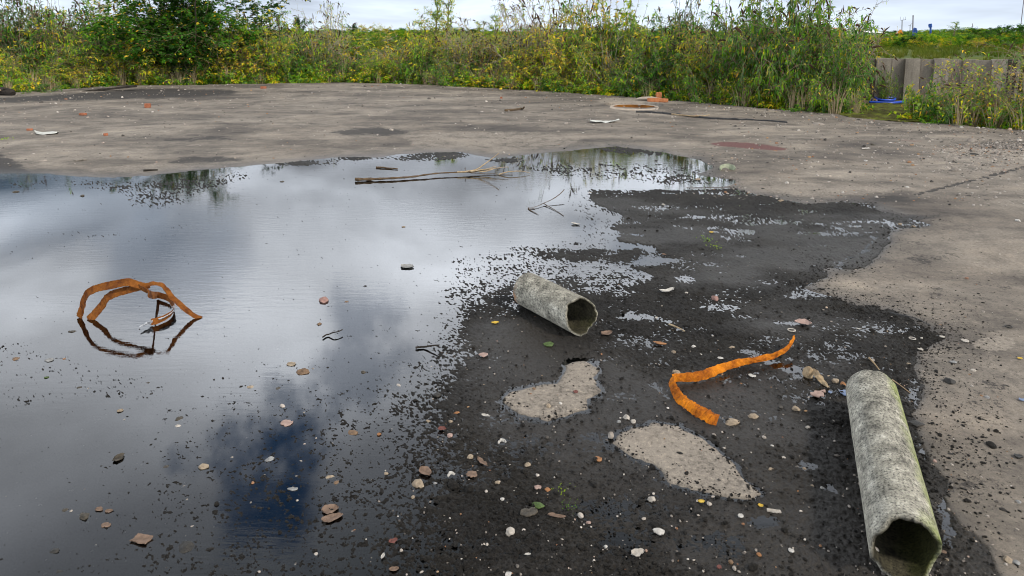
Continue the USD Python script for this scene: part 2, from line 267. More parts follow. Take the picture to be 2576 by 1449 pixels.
for P, w in (([(1560, 545), (1700, 551), (1850, 556), (2050, 566), (2200, 572)], 7), ([(1700, 575), (1780, 583), (1830, 590)], 5), ([(1550, 515), (1680, 540)], 5), ([(1840, 790), (1950, 816), (2010, 812)], 10),
             ([(1610, 955), (1690, 1000)], 7), ([(1860, 880), (2000, 930), (2110, 950)], 12), ([(1560, 800), (1650, 795), (1700, 815)], 14), ([(1730, 770), (1850, 780)], 8), ([(2200, 600), (2160, 640), (2100, 668)], 16), ([(2110, 690), (2020, 730), (2090, 760)], 14)):
    neg.line(P, -9.0, w)
for u, v, a, b in ((1865, 583, 42, 7), (1530, 640, 30, 8), (1640, 655, 50, 12), (1730, 705, 30, 6), (2030, 740, 60, 12), (2080, 1240, 30, 14), (2040, 1180, 26, 20), (1560, 1360, 40, 14), (1690, 1150, 60, 20), (1920, 1300, 40, 16), (2300, 980, 14, 40), (2320, 1110, 18, 60), (2390, 1300, 24, 60)):
    neg.ell(u, v, a, b, -7.0)
for I in (ISLA, ISLB): neg.poly(I, -16.0); neg.line(I + I[:1], -16.0, 3)
NEG = neg.blur(7, 5)
rim = Map(0.0)
for I in (ISLA, ISLB): rim.poly([(1240 + (u - 1240) * 1.0, v) for u, v in I], 1.0)
RIM = rim.blur(26, 16)                                                                                              # thin film of water round the bare islands
slab = Map(5.0); slab.poly(PUDDLE, -15.0)
slab.poly([(-40, 440), (-40, 380), (20, 395), (60, 420), (110, 438)], 5.0)
SLAB = slab.blur(6, 3)
isl = Map(0.0)
for I in (ISLA, ISLB): isl.poly(I, 22.0)
ISL = isl.blur(6, 4)
wetm = Map(0.0); wetm.poly(PUDDLE, 1.0); WET = np.clip(wetm.blur(30, 13) * 2.0, 0, 1)
drym = Map(0.0)
for I in (ISLA, ISLB): drym.poly(I, 1.0)
WET = WET * (1 - np.clip(drym.blur(12, 9) * 1.9 - 0.45, 0, 1))
dark = Map(0.0)                                                                                                     # old dark stains on the dry slab
for P in ([(-300, 268), (120, 256), (330, 250), (500, 247), (600, 238), (590, 231), (470, 228), (330, 229), (180, 240), (-300, 262)], [(380, 352), (560, 342), (640, 345), (560, 354), (420, 359)],
          [(250, 350), (420, 341), (430, 345), (300, 354)], [(400, 412), (460, 396), (560, 394), (640, 402), (500, 414)], [(810, 336), (860, 326), (950, 320), (1050, 330), (1000, 342), (880, 344)], [(2180, 500), (2230, 493), (2330, 504), (2300, 514), (2190, 512)],
          [(2250, 545), (2390, 540), (2400, 548), (2300, 556)], [(-20, 375), (20, 395), (60, 425), (110, 440), (-40, 442)], [(1740, 392), (1800, 396), (1800, 400), (1740, 398)], [(1745, 405), (1840, 412), (1760, 414)]):
    dark.poly(P, 0.95 if P[0][0] == -300 else 0.66)
for u, v, a, b in ((1500, 330, 120, 6), (600, 300, 260, 8), (1250, 262, 180, 6), (2350, 640, 110, 40), (2450, 740, 120, 30), (2480, 1000, 80, 50), (2440, 1250, 100, 80), (2200, 420, 160, 8), (150, 310, 150, 8), (1900, 340, 80, 5)): dark.ell(u, v, a, b, 0.30)
DARK = dark.blur(16, 4)
pale = Map(0.0); pale.ell(2502, 872, 58, 19, 0.8); pale.ell(1620, 258, 120, 9, 1.0)
for I in (ISLA, ISLB): pale.poly(I, 0.75)
for P in ([(560, 262), (800, 256), (780, 262), (560, 272)], [(820, 265), (1000, 258), (1000, 264), (850, 272)], [(1000, 338), (1300, 330), (1500, 345), (1400, 378), (1050, 378)], [(200, 425), (420, 408), (640, 400), (560, 422), (300, 445)], [(1900, 470), (2250, 470), (2250, 492), (2000, 500)]): pale.poly(P, 0.62)
for Lq in ([(905, 345), (925, 372), (930, 396)], [(930, 345), (955, 375), (965, 395)], [(1060, 335), (1110, 350), (1155, 378)], [(1090, 333), (1145, 352), (1185, 376)], [(1110, 332), (1250, 346), (1420, 340), (1490, 350), (1515, 372)]): pale.line(Lq, 0.6, 5)
PALE = pale.blur(7, 3)
red = Map(0.0)
red.poly([(1785, 362), (1830, 359), (1930, 367), (1990, 378), (1960, 382), (1850, 375), (1790, 368)], 1.0); red.poly([(2260, 352), (2330, 358), (2310, 363), (2260, 358)], 0.75); red.poly([(1735, 370), (1780, 370), (1775, 374)], 0.8)
RED = red.blur(6, 2)

SLAB_EDGE_PX = [(-900, 282), (0, 237), (300, 217), (560, 214), (850, 209), (1000, 212), (1250, 224), (1500, 240), (2000, 281), (2300, 311), (2576, 331), (3300, 400), (4600, 560)]
edge = [gp(u, v)[:2] for u, v in SLAB_EDGE_PX]
slab_poly = shapely.Polygon([(-14, -6)] + [tuple(p) for p in edge] + [(9, -6)])
shapely.prepare(slab_poly)
def slab_out(P):
    pts = shapely.points(P[:, 0], P[:, 1]); return np.where(shapely.contains(slab_poly, pts), -1, 1) * shapely.distance(slab_poly.exterior, pts)

def ground_grid(us, vs, ynear=None):
    """rows of constant distance, denser near the eye: x spreads with depth"""
    ys = np.array([gp(1288, v)[1] for v in vs])
    if ynear is not None: ys = np.r_[ys, ynear]
    D = np.maximum(ys * CP + EYE * SP, 0.75)
    X = ((us - 1288) / F)[None, :] * D[:, None]; Y = np.repeat(ys[:, None], len(us), 1)
    return np.stack([X.ravel(), Y.ravel()], -1)
def lookup_uv(P, jit=1.0):
    Y = np.maximum(P[:, 1], 0.05); D = Y * CP + EYE * SP
    u = 1288 + F * P[:, 0] / D; v = V0 - F * (Y * SP - EYE * CP) / D
    p3 = np.c_[P, np.zeros(len(P))]; s = F / D
    du = (fbm(p3, 5.0, 4, 11) * 0.085 + fbm(p3, 24.0, 3, 12) * 0.03) * s * jit; dv = (fbm(p3, 5.0, 4, 21) * 0.085 + fbm(p3, 24.0, 3, 22) * 0.03) * s * jit * (EYE / np.hypot(Y, EYE))
    return u + du, v + dv
def slab_height(P, u, v):
    p3 = np.c_[P, np.zeros(len(P))]
    far = np.clip((P[:, 1] - 8) / 14, 0, 1) * 0.03 + np.clip((P[:, 0] - 1.4) / 6, 0, 1) * 0.02
    z = (samp(SLAB, u, v) + samp(ISL, u, v)) * 0.001 + fbm(p3, 3.0, 3, 5) * 0.003
    return z + far * (samp(SLAB, u, v) > 0)
def groove(P, a, b, w, d):
    """a joint or crack sawn from pixel a to pixel b"""
    A, B = gp(*a)[:2], gp(*b)[:2]; t = np.clip(((P - A) @ (B - A)) / ((B - A) @ (B - A)), 0, 1); q = A + t[:, None] * (B - A)
    r = np.linalg.norm(P - q, axis=1) + fbm(np.c_[P, np.zeros(len(P))], 9.0, 3, 31) * 0.05
    return np.clip(1 - np.abs(r) / w, 0, 1) * d

def build_slab():
    us = np.r_[np.linspace(-4200, -300, 60)[:-1], np.arange(-300, 2876, 5.0), np.linspace(2876, 6500, 60)]
    vs = np.r_[np.arange(196, 420, 1.6), np.arange(420, 1600, 4.0)]
    P = ground_grid(us, vs, [0.1, -0.5, -1.5, -3, -6]); u, v = lookup_uv(P)
    z = slab_height(P, u, v); out = slab_out(P) + fbm(np.c_[P, np.zeros(len(P))], 2.2, 3, 9) * 0.5
    cr = groove(P, (2600, 418), (2300, 493), 0.035, 1.0); cr2 = groove(P, (2300, 430), (2640, 470), 0.02, 0.7); cr3 = groove(P, (1180, 268), (1420, 292), 0.05, 0.6)
    cr4 = groove(P, (1780, 384), (2250, 428), 0.02, 0.6)
    z = z - 0.012 * np.maximum(np.maximum(cr, cr2), np.maximum(cr3, cr4))
    z = z - np.clip(out, 0, 1) * 0.35
    Y = np.maximum(P[:, 1], 0.05); D = Y * CP + EYE * SP; ru = 1288 + F * P[:, 0] / D; rv = V0 - F * (Y * SP - EYE * CP) / D
    hole = np.hypot((P - gp(1596, 267)[:2])[:, 0] / 0.55, (P - gp(1596, 267)[:2])[:, 1] / 0.55)
    z = z - 0.25 * np.clip((1.0 - hole) * 8, 0, 1) + 0.02 * np.exp(-((hole - 1.15) / 0.2) ** 2)
    f = grid_faces(len(vs) + 5, len(us)); keep = (out[f] < 0.5).any(1); f = f[keep]
    idx, f = np.unique(f, return_inverse=True); f = f.reshape(-1, 3)
    dk = np.maximum(samp(DARK, u, v), np.maximum.reduce([cr, cr2, cr3, cr4])) 
    m = obj('concrete_slab', (np.c_[P, z][idx], f), 'concrete', smooth=True, wet=samp(WET, u, v)[idx], dark=dk[idx], pale=samp(PALE, u, v)[idx], red=samp(RED, ru, rv)[idx])
    tag(m, 'weathered grey concrete slab of the derelict yard, stained and littered with grit', 'ground', kind='structure'); return m
build_slab()

def sludge_mean(u, v):
    s = np.maximum(np.maximum(samp(SOFT, u, v), samp(HARD, u, v)), samp(MID, u, v))
    return s
def build_sludge():
    us = np.r_[np.linspace(-2600, -260, 40)[:-1], np.arange(-260, 2836, 3.1), np.linspace(2836, 4200, 20)]
    vs = np.arange(366, 1640, 2.5)
    P = ground_grid(us, vs); u, v = lookup_uv(P, 1.3); p3 = np.c_[P, np.zeros(len(P))]
    s = sludge_mean(u, v)
    inside = samp(gaussian_filter(grey_dilation(np.asarray(Map(0.0).poly(PUDDLE, 1.0).im, float), size=(5, 9)), 1.5), u, v)
    s = np.where(inside > 0.5, s, np.minimum(s, -4 - 20 * (1 - inside)))
    black = np.clip((s + 1) / 5, 0, 1)
    dist = np.hypot(P[:, 1], EYE); 
    g1 = fbm(p3, 88.0, 2, 41) * 2; g2 = fbm(p3, 210.0, 1, 42) * 2; g3 = fbm(p3 * [1, 1.6, 1], 9.0, 3, 43) * 2
    rel = fbm(p3 * [1.0, 1.9, 1], 3.2, 3, 44) * 2
    grain = np.sign(g1) * np.abs(g1) ** 0.9 * 7.0 + g2 * 4.0 + g3 * 3.0
    silt = np.clip(0.34 + fbm(p3 * [1, 1.5, 1], 1.5, 4, 71) * 3.4, 0, 0.85) * black * np.clip(1.25 - (P[:, 1] - 2.5) / 4.5, 0.35, 1)
    z = s * 1.0 + grain * (1.05 - 0.2 * black - 0.55 * silt) + rel * (6.5 + 1.5 * silt) * black + samp(NEG, u, v) - samp(RIM, u, v) * 2.0 * (samp(NEG, u, v) > -12)
    # ruts left by wheels in the black part
    z = np.clip(z, -13, 24) * 0.001
    u0, v0 = lookup_uv(P); zc = slab_height(P, u0, v0)
    f = grid_faces(len(vs), len(us)); keep = (z[f] > zc[f] - 0.002).any(1); f = f[keep]
    idx, f = np.unique(f, return_inverse=True); f = f.reshape(-1, 3)
    m = obj('sludge', (np.c_[P, z][idx], f), 'sludge', smooth=True, silt=silt[idx])
    tag(m, 'black gritty sludge left on the slab, poking out of the shallow water as crumbs', 'mud', kind='stuff')
build_sludge()

def build_water():
    us = np.linspace(-2600, 3600, 40); vs = np.r_[np.arange(368, 1640, 24), 1640]
    P = ground_grid(us, vs); f = grid_faces(len(vs), len(us))
    m = obj('puddle', (np.c_[P, np.zeros(len(P))], f), 'water', smooth=True)
    tag(m, 'shallow puddle mirroring the cloudy sky on the concrete yard', 'water', kind='structure')
build_water()
# ---------------------------------------------------------------- terrain beyond the slab
WR, WL = gp(2530, 256, -0.02), gp(1850, 236, -0.02)
WL = np.array([WL[0], WL[1], 0]); WR = np.array([WR[0], WR[1], 0])
wdir = (WR - WL)[:2] / np.linalg.norm((WR - WL)[:2])
PLAT = 0.85
def wall_y(x): return WL[1] + (x - WL[0]) * wdir[1] / wdir[0]
def field_front(x):
    """where the raised field begins: at the wall on the right, a bank behind the bushes elsewhere"""
    return np.where(x < WL[0], WL[1] + 3.0 + np.minimum((WL[0] - x) * 0.15, 3.5), np.where(x > WR[0], WR[1] - 0.2, wall_y(x)))
def field_z(x, y):
    t = y - field_front(x); ramp = np.where((x >= WL[0] - 0.5) & (x <= WR[0]), 1.0, np.clip(t / 3.0, 0, 1)); ramp = ramp * ramp * (3 - 2 * ramp)
    return np.where(t < 0, -9.0, -0.15 + (PLAT + 0.15) * ramp)
def ground_z(x, y):
    P = np.atleast_2d(np.c_[x, y]); p3 = np.c_[P, np.zeros(len(P))]; o = slab_out(P)
    z = np.where(o < 0, -0.3, -0.035 + fbm(p3, 0.8, 4, 51) * 0.12 * np.clip(o / 2, 0, 1))
    for cx, cy, r, h in MOUNDS: z = z + h * np.exp(-(((P[:, 0] - cx) ** 2 + (P[:, 1] - cy) ** 2) / r ** 2)) * (o > 0)
    return z
RUB = gp(1265, 215); MOUNDS = [(RUB[0], RUB[1] + 1.6, 1.3, 0.55), (RUB[0] + 1.5, RUB[1] + 1.2, 1.0, 0.35), (gp(950, 205)[0], gp(950, 205)[1] + 2.0, 1.5, 0.35)]
def terrain(x, y):
    z = float(ground_z(x, y)[0]); zf = float(field_z(np.array([float(x)]), np.array([float(y)]))[0]); return max(z, zf, -0.04)

def soil_mat(name, cols, scale, rough=0.95):
    N = {'g': ('geometry', {}), 'n': ('noise_texture', {'scale': scale, 'detail': 8.0, 'roughness': 0.7}), 'n2': ('noise_texture', {'scale': scale * 9, 'detail': 5.0, 'roughness': 0.7}),
         'ad': ('math', {'math_type': 'multiply_add', 'value2': 0.45}), 'r': ('rgb_ramp', {'ramp': cols}), 'sb': ('math', {'math_type': 'subtract', 'value2': 0.5}),
         'bp': ('bump', {'strength': 0.8, 'distance': 0.03}), 'p': ('principled_bsdf', {'roughness': rough, 'specular_ior_level': 0.2})}
    L = [('g.position', 'n.vector'), ('g.position', 'n2.vector'), ('n2.fac', 'sb.value1'), ('sb.value', 'ad.value1'), ('n.fac', 'ad.value3'), ('ad.value', 'r.fac'), ('r.color', 'p.base_color'), ('n2.fac', 'bp.height'), ('bp.normal', 'p.normal')]
    mat(name, N, L)
soil_mat('soil', [(0.30, (0.030, 0.024, 0.017)), (0.45, (0.075, 0.060, 0.042)), (0.55, (0.09, 0.085, 0.030)), (0.70, (0.20, 0.175, 0.14))], 1.4)
soil_mat('turf', [(0.30, (0.032, 0.050, 0.008)), (0.48, (0.060, 0.088, 0.010)), (0.60, (0.085, 0.105, 0.014)), (0.75, (0.13, 0.12, 0.03))], 0.35)
soil_mat('moss', [(0.30, (0.018, 0.016, 0.008)), (0.46, (0.055, 0.050, 0.010)), (0.56, (0.10, 0.12, 0.012)), (0.70, (0.16, 0.17, 0.02))], 5.0)

def axis(parts): return np.unique(np.concatenate([np.linspace(a, b, n) for a, b, n in parts]))
xs = axis([(-3000, -60, 14), (-60, -16, 20), (-16, 14, 110), (14, 60, 20), (60, 3000, 14)]); ys = axis([(-40, 4, 8), (4, 30, 100), (30, 60, 10), (60, 3000, 14)])
X, Y = np.meshgrid(xs, ys); z = ground_z(X.ravel(), Y.ravel())
tag(obj('ground', (np.c_[X.ravel(), Y.ravel(), z], grid_faces(len(ys), len(xs))[:, ::-1]), 'soil', smooth=True), 'rough earth round the slab', 'ground', kind='structure')
xs = axis([(-3000, -80, 14), (-80, -20, 24), (-20, WL[0], 30), (WL[0], WR[0], 40), (WR[0], 40, 40), (40, 120, 12), (120, 3000, 12)]); ts = np.r_[0, 0.25, 0.5, 0.8, 1.2, 1.7, 2.3, 3.0, np.linspace(3.5, 30, 40), np.geomspace(33, 3500, 26)]
T, X = np.meshgrid(ts, xs, indexing='ij'); Yf = field_front(X) + T; zf = field_z(X.ravel(), Yf.ravel() + 1e-6) + fbm(np.c_[X.ravel(), Yf.ravel(), 0 * X.ravel()], 0.35, 3, 61) * 0.10 * np.clip(T.ravel() / 2, 0, 1)
tag(obj('grass_field', (np.c_[X.ravel(), Yf.ravel(), zf], grid_faces(len(ts), len(xs))[:, ::-1]), 'turf', smooth=True), 'raised green field behind the bushes and the concrete wall', 'grass', kind='structure')

# ---------------------------------------------------------------- plants
def leaf_material(name, cols, back=None, rough=0.6, trans=0.22):
    N = {'t': ('attribute', {'attribute': 'tone'}), 'oi': ('object_info', {}), 'om': ('map_range', {'to_min': -0.07, 'to_max': 0.07}), 'ta': ('math', {'math_type': 'add'}),
         'r': ('rgb_ramp', {'ramp': cols}), 'g': ('geometry', {}), 'p': ('principled_bsdf', {'roughness': rough, 'specular_ior_level': 0.14}), 'tl': ('translucent_bsdf', {}), 'mx': ('mix_closure', {'fac': trans}),
         'bk': ('mix_color', {'blend_type': 'mix', 'b': back or (0.1, 0.12, 0.08)}), 'bf': ('math', {'math_type': 'multiply', 'value2': 0.45 if back else 0.0}),
         'h': ('hsv', {'saturation': 1.05, 'value': 1.25})}
    L = [('oi.random', 'om.value'), ('om.result', 'ta.value1'), ('t.fac', 'ta.value2'), ('ta.value', 'r.fac'), ('g.backfacing', 'bf.value1'), ('bf.value', 'bk.fac'), ('r.color', 'bk.a'), ('bk.result', 'p.base_color'), ('bk.result', 'h.color'), ('h.color', 'tl.color'), ('p.BSDF', 'mx.closure1'), ('tl.BSDF', 'mx.closure2')]
    mat(name, N, L, surface='mx.closure')
LEAF = [(0.0, (0.014, 0.034, 0.009)), (0.2, (0.034, 0.120, 0.010)), (0.4, (0.105, 0.270, 0.010)), (0.55, (0.29, 0.41, 0.010)), (0.68, (0.58, 0.50, 0.020)), (0.80, (0.72, 0.46, 0.035)), (0.90, (0.24, 0.115, 0.028)), (1.0, (0.10, 0.068, 0.035))]
leaf_material('leaf', LEAF); leaf_material('leaf_grey', LEAF, back=(0.22, 0.30, 0.16))
rough_mat('stem', (0.10, 0.075, 0.05), (0.28, 0.21, 0.14), 40, 0.9, 0.2); rough_mat('bark_dark', (0.03, 0.024, 0.018), (0.09, 0.07, 0.05), 30, 0.9, 0.4)
rough_mat('seed', (0.030, 0.018, 0.011), (0.085, 0.048, 0.026), 60, 0.95, 0.3); rough_mat('dry', (0.20, 0.15, 0.08), (0.38, 0.31, 0.19), 25, 0.9, 0.1); rough_mat('twig_pale', (0.20, 0.165, 0.13), (0.36, 0.31, 0.25), 25, 0.9, 0.1)

def unit(a): return a / (np.linalg.norm(a, axis=-1, keepdims=True) + 1e-12)
def leaves(rng, P, D, L, W, droop=0.3):
    """leaf blades with a folded midrib: base points P, directions D, lengths L, widths W"""
    n = len(P); D = unit(D); up = unit(rng.normal(0, 0.5, (n, 3)) + [0, 0, 1]); S = unit(np.cross(D, up)); N = np.cross(S, D)
    L = L[:, None]; W = W[:, None]
    midp = P + D * L * 0.45; tip = P + D * L - np.array([0, 0, 1]) * L * droop
    V = np.stack([P, midp + S * W / 2 + N * W * 0.18, midp - S * W / 2 + N * W * 0.18, midp - [0, 0, 1] * L * droop * 0.12, tip], 1).reshape(-1, 3)
    b = np.arange(n)[:, None] * 5
    return V, np.concatenate([b + [0, 1, 3], b + [0, 3, 2], b + [1, 4, 3], b + [3, 4, 2]])
def curve(rng, p, d, L, n=7, grav=0.25, wob=0.12):
    P = [np.array(p, float)]; d = unit(np.array(d, float))
    for i in range(n - 1):
        d = unit(d + rng.normal(0, wob, 3) - np.array([0, 0, grav]) / n); P.append(P[-1] + d * L / (n - 1))
    return np.array(P)
def cone_tube(P, r0): n = len(P); return tube(P, np.r_[np.linspace(r0 * 0.7, r0, max(2, n // 3)), np.linspace(r0, r0 * 0.15, n - max(2, n // 3))], 5, False)
def shrub(seed, H=2.0, spread=0.55, nst=16, shoots=6, leafL=0.12, leafW=0.030, per=9, tone=0.4, tsd=0.12, seeds=0.5, leafy_from=0.15, droop=0.3, sub=2, lean=(0, 0)):
    """a many-stemmed bush: arching stems, side shoots, opposite leaves, dead flower spikes at the tips"""
    rng = np.random.default_rng(seed); st, sd, LP, LD, LT, LS = [], [], [], [], [], []
    def foliage(C, k, t0, size):
        i = rng.uniform(leafy_from, 1, k) * (len(C) - 1.001); a = i.astype(int); f = (i - a)[:, None]; p = C[a] * (1 - f) + C[a + 1] * f; d = unit(C[a + 1] - C[a])
        out = unit(np.cross(d, rng.normal(0, 1, (k, 3)))); LP.append(p); LD.append(out * 0.8 + d * 0.6 + [0, 0, 0.05]); LT.append(t0 + rng.normal(0, tsd, k)); LS.append(size * rng.uniform(0.55, 1.15, k))
    for s in range(nst):
        az = rng.uniform(0, 2 * PI); tilt = abs(rng.normal(0, spread)) ; h = H * rng.uniform(0.55, 1.0) * (1 - 0.25 * min(tilt, 1))
        d = np.array([math.cos(az) * math.sin(tilt) + lean[0], math.sin(az) * math.sin(tilt) + lean[1], math.cos(tilt)])
        C = curve(rng, [math.cos(az) * 0.18 * rng.random(), math.sin(az) * 0.18 * rng.random(), -0.05], d, h * 1.08, 8, 0.3, 0.09); st.append(tube(C, np.linspace(0.014, 0.004, 8) * (H / 2) ** 0.5, 4, False))
        t0 = tone + rng.normal(0, tsd * 0.7); foliage(C, per * 2, t0, 1.0)
        if rng.random() < seeds: Q = curve(rng, C[-1], C[-1] - C[-2], rng.uniform(0.10, 0.22), 5, 0.9, 0.1); sd.append(cone_tube(Q, rng.uniform(0.012, 0.024)))
        for q in range(shoots):
            f = rng.uniform(0.22, 0.97); i = int(f * 6.99); p = C[i] + (C[i + 1] - C[i]) * (f * 7 - i if f * 7 - i < 1 else 0.5); dd = unit(C[i + 1] - C[i] + rng.normal(0, 0.75, 3))
            B = curve(rng, p, dd, H * rng.uniform(0.14, 0.34), 5, 0.35, 0.14); st.append(tube(B, np.linspace(0.006, 0.002, 5), 3, False)); t1 = t0 + rng.normal(0, tsd * 0.6); foliage(B, per, t1, 0.9)
            if rng.random() < seeds * 0.8: Q = curve(rng, B[-1], B[-1] - B[-2], rng.uniform(0.08, 0.18), 5, 1.1, 0.1); sd.append(cone_tube(Q, rng.uniform(0.010, 0.019)))
            for w in range(sub):
                B2 = curve(rng, B[rng.integers(1, 4)], unit(B[-1] - B[0] + rng.normal(0, 0.9, 3)), H * rng.uniform(0.06, 0.16), 4, 0.3, 0.2); st.append(tube(B2, np.linspace(0.004, 0.0015, 4), 3, False)); foliage(B2, max(1, per // 2), t1, 0.8)
    P, D, T, S = map(np.concatenate, (LP, LD, LT, LS)); ok = P[:, 2] > 0.03; P, D, T, S = P[ok], D[ok], T[ok], S[ok]
    V, Fc = leaves(rng, P, D, leafL * S * 1.12, leafW * S * rng.uniform(1.0, 1.6, len(S)), droop); T = np.where(rng.random(len(T)) < 0.05, rng.uniform(0.72, 0.98, len(T)), T)
    return dict(stems=join(st), foliage=(V, Fc, np.repeat(np.clip(T, 0, 1), 5)), seed_heads=join(sd) if sd else None)

PROTO, FIRST, DIM = {}, {}, {}
def define(kind, **k):
    PROTO[kind] = k
def plant(kind, name, label, cat, u, Y, vtop, wpx, group=None, rot=None, zadj=0.0):
    """stand one plant at distance Y seen at column u, its top at row vtop, about wpx wide"""
    g = PROTO[kind]; rng = np.random.default_rng(abs(int(u * 7 + Y * 13 + vtop)) + 1); p = at(u, 200, Y); x = p[0]
    for _ in range(3): z = terrain(x, Y) ; D = Y * CP - (z - EYE) * SP; x = (u - 1288) / F * (Y * CP - (0.5 - EYE) * SP)
    top = at(u, vtop, Y)[2]; H = max(top - z, 0.15)
    if kind not in DIM: 
        g['data'] = g['make'](**{k: v for k, v in g.items() if k not in ('make', 'leaf', 'stem')}) if 'data' not in g else g['data']
        V = g['data']['foliage'][0] if g['data'].get('foliage') is not None else g['data']['stems'][0]
        DIM[kind] = (np.percentile(V[:, 2], 96.5), np.percentile(V[:, 0], 97) - np.percentile(V[:, 0], 3))
    h0, w0 = DIM[kind]; sz = H / h0; sx = np.clip(wpx / ppm((x, Y, 1.0)) / w0, 0.45 * sz, 2.2 * sz)
    t = thing(name, label, cat, (x, Y, z - 0.02 + zadj), rng.uniform(0, 2 * PI) if rot is None else rot, (sx, sx, sz), group)
    if kind in FIRST:
        t.GetPrim().GetReferences().AddInternalReference(FIRST[kind]); t.GetPrim().SetInstanceable(True)
    else:
        FIRST[kind] = t.GetPath(); d = g['data']
        if d.get('trunk') is not None: obj('trunk', d['trunk'], g.get('stem', 'bark_dark'), t, smooth=True)
        if d.get('stems') is not None: tag(obj('branches' if d.get('trunk') is not None else 'stems', d['stems'], g.get('stem', 'stem'), t), kind='stuff')
        if d.get('foliage') is not None: V, Fc, T = d['foliage']; tag(obj('crown' if d.get('trunk') is not None else 'foliage', (V, Fc), g.get('leaf', 'leaf'), t, tone=T), kind='stuff')
        if d.get('seed_heads') is not None: tag(obj('seed_heads', d['seed_heads'], 'seed', t), kind='stuff')
    return t
def tree(seed, H=4.6, R=1.7, n_limb=16, leafL=0.075, leafW=0.04, nleaf=9000, tone=0.22, tsd=0.08, base=0.15, upright=0.8):
    rng = np.random.default_rng(seed); T = curve(rng, (0, 0, -0.1), (0.03, 0, 1), H * 0.95, 9, -0.05, 0.05); trunk = tube(T, np.linspace(0.09, 0.012, 9) * H / 4.6, 7, False); st, P, tn, D = [], [], [], []
    per = nleaf // (n_limb * 8)
    for i in range(n_limb):
        f = base + (0.96 - base) * (i + rng.random()) / n_limb; k = min(int(f * 8), 7); p = T[k] + (T[k + 1] - T[k]) * (f * 8 - k); az = i * 2.4 + rng.normal(0, 0.4); L = R * (1.15 - 0.75 * f) * rng.uniform(0.75, 1.1)
        B = curve(rng, p, (math.cos(az), math.sin(az), upright), L * 1.25, 7, -0.15, 0.13); st.append(tube(B, np.linspace(0.03, 0.006, 7) * H / 4.6, 4, False)); t0 = tone + rng.normal(0, tsd)
        for q in range(7):
            b = curve(rng, B[rng.integers(1, 7)], unit(B[-1] - B[0] + rng.normal(0, 0.8, 3)), L * rng.uniform(0.25, 0.55), 5, 0.05, 0.2); st.append(tube(b, np.linspace(0.010, 0.002, 5), 3, False)); t1 = t0 + rng.normal(0, tsd * 0.7)
            m = per; ii = rng.uniform(0.1, 3.99, m); a = ii.astype(int); P.append(b[a] + (b[a + 1] - b[a]) * (ii - a)[:, None] + rng.normal(0, 0.05, (m, 3))); D.append(rng.normal(0, 1, (m, 3)) + unit(b[-1] - b[0]) * 0.7); tn.append(t1 + rng.normal(0, tsd, m))
    P, D, tn = map(np.concatenate, (P, D, tn)); s = rng.uniform(0.6, 1.2, len(P)); V, Fc = leaves(rng, P, D, leafL * s, leafW * s, 0.15)
    return dict(trunk=trunk, stems=join(st), foliage=(V, Fc, np.repeat(np.clip(tn, 0, 1), 5)))

def thicket(trunk_r, **k):
    d = shrub(**k); rng = np.random.default_rng(k['seed']); d['trunk'] = join([tube(curve(rng, (rng.normal(0, .08), rng.normal(0, .08), -.1), (rng.normal(0, .18), rng.normal(0, .18), 1), k['H'] * .8, 8, -.05, .06), np.linspace(trunk_r, trunk_r * .2, 8), 7, False) for _ in range(4)]); return d
N_ = {'g': ('geometry', {}), 'n': ('noise_texture', {'scale': .6, 'detail': 5.0}), 'r': ('rgb_ramp', {'ramp': [(.3, (.050, .078, .008)), (.55, (.095, .125, .012)), (.75, (.15, .145, .03))]}), 'p': ('principled_bsdf', {'roughness': .8, 'specular_ior_level': .1}), 'tl': ('translucent_bsdf', {}), 'mx': ('mix_closure', {'fac': .25})}
mat('grass_blade', N_, [('g.position', 'n.vector'), ('n.fac', 'r.fac'), ('r.color', 'p.base_color'), ('r.color', 'tl.color'), ('p.BSDF', 'mx.closure1'), ('tl.BSDF', 'mx.closure2')], surface='mx.closure')
# kinds of plants, each modelled once
B = dict(make=shrub, leaf='leaf_grey')
define('green_a', nst=22, seed=1, tone=0.36, leafL=0.14, leafW=0.038, per=15, **B); define('green_b', nst=22, seed=2, tone=0.42, leafL=0.13, leafW=0.036, per=15, spread=0.45, **B)
define('green_c', seed=3, tone=0.30, leafL=0.13, leafW=0.036, spread=0.7, nst=20, per=14, **B)
define('yellow_a', seed=4, nst=20, tone=0.56, tsd=0.13, per=14, leafL=0.12, **B); define('yellow_b', seed=5, tone=0.62, nst=20, per=14, tsd=0.13, spread=0.45, **B); define('yellow_c', seed=6, per=14, tone=0.52, tsd=0.15, spread=0.65, nst=20, seeds=0.35, **B)
define('twiggy_a', seed=7, tone=0.66, tsd=0.15, per=6, stem='twig_pale', nst=22, shoots=8, seeds=0.6, leafL=0.10, leafW=0.022, leafy_from=0.3, **B); define('twiggy_b', seed=8, tone=0.70, tsd=0.16, per=5, stem='twig_pale', nst=20, shoots=8, seeds=0.7, leafL=0.10, leafW=0.022, leafy_from=0.3, **B)
define('dark_a', seed=9, tone=0.24, tsd=0.10, per=14, seeds=0.9, spread=0.45, nst=18, **B); define('dark_b', seed=10, tone=0.27, tsd=0.12, per=7, seeds=0.95, spread=0.6, nst=20, lean=(0.25, 0), **B)
define('big_a', seed=11, tone=0.36, tsd=0.13, per=19, nst=20, shoots=8, seeds=0.7, leafL=0.105, leafW=0.029, spread=0.5, leafy_from=0.3, **B)
define('big_b', seed=12, tone=0.31, tsd=0.12, per=19, nst=22, shoots=8, seeds=0.95, leafL=0.11, leafW=0.030, spread=0.6, leafy_from=0.2, **B)
define('near_twiggy', seed=13, tone=0.44, tsd=0.18, per=4, nst=18, shoots=7, sub=3, seeds=0.25, leafL=0.11, leafW=0.026, spread=0.8, leafy_from=0.35, stem='stem', **B)
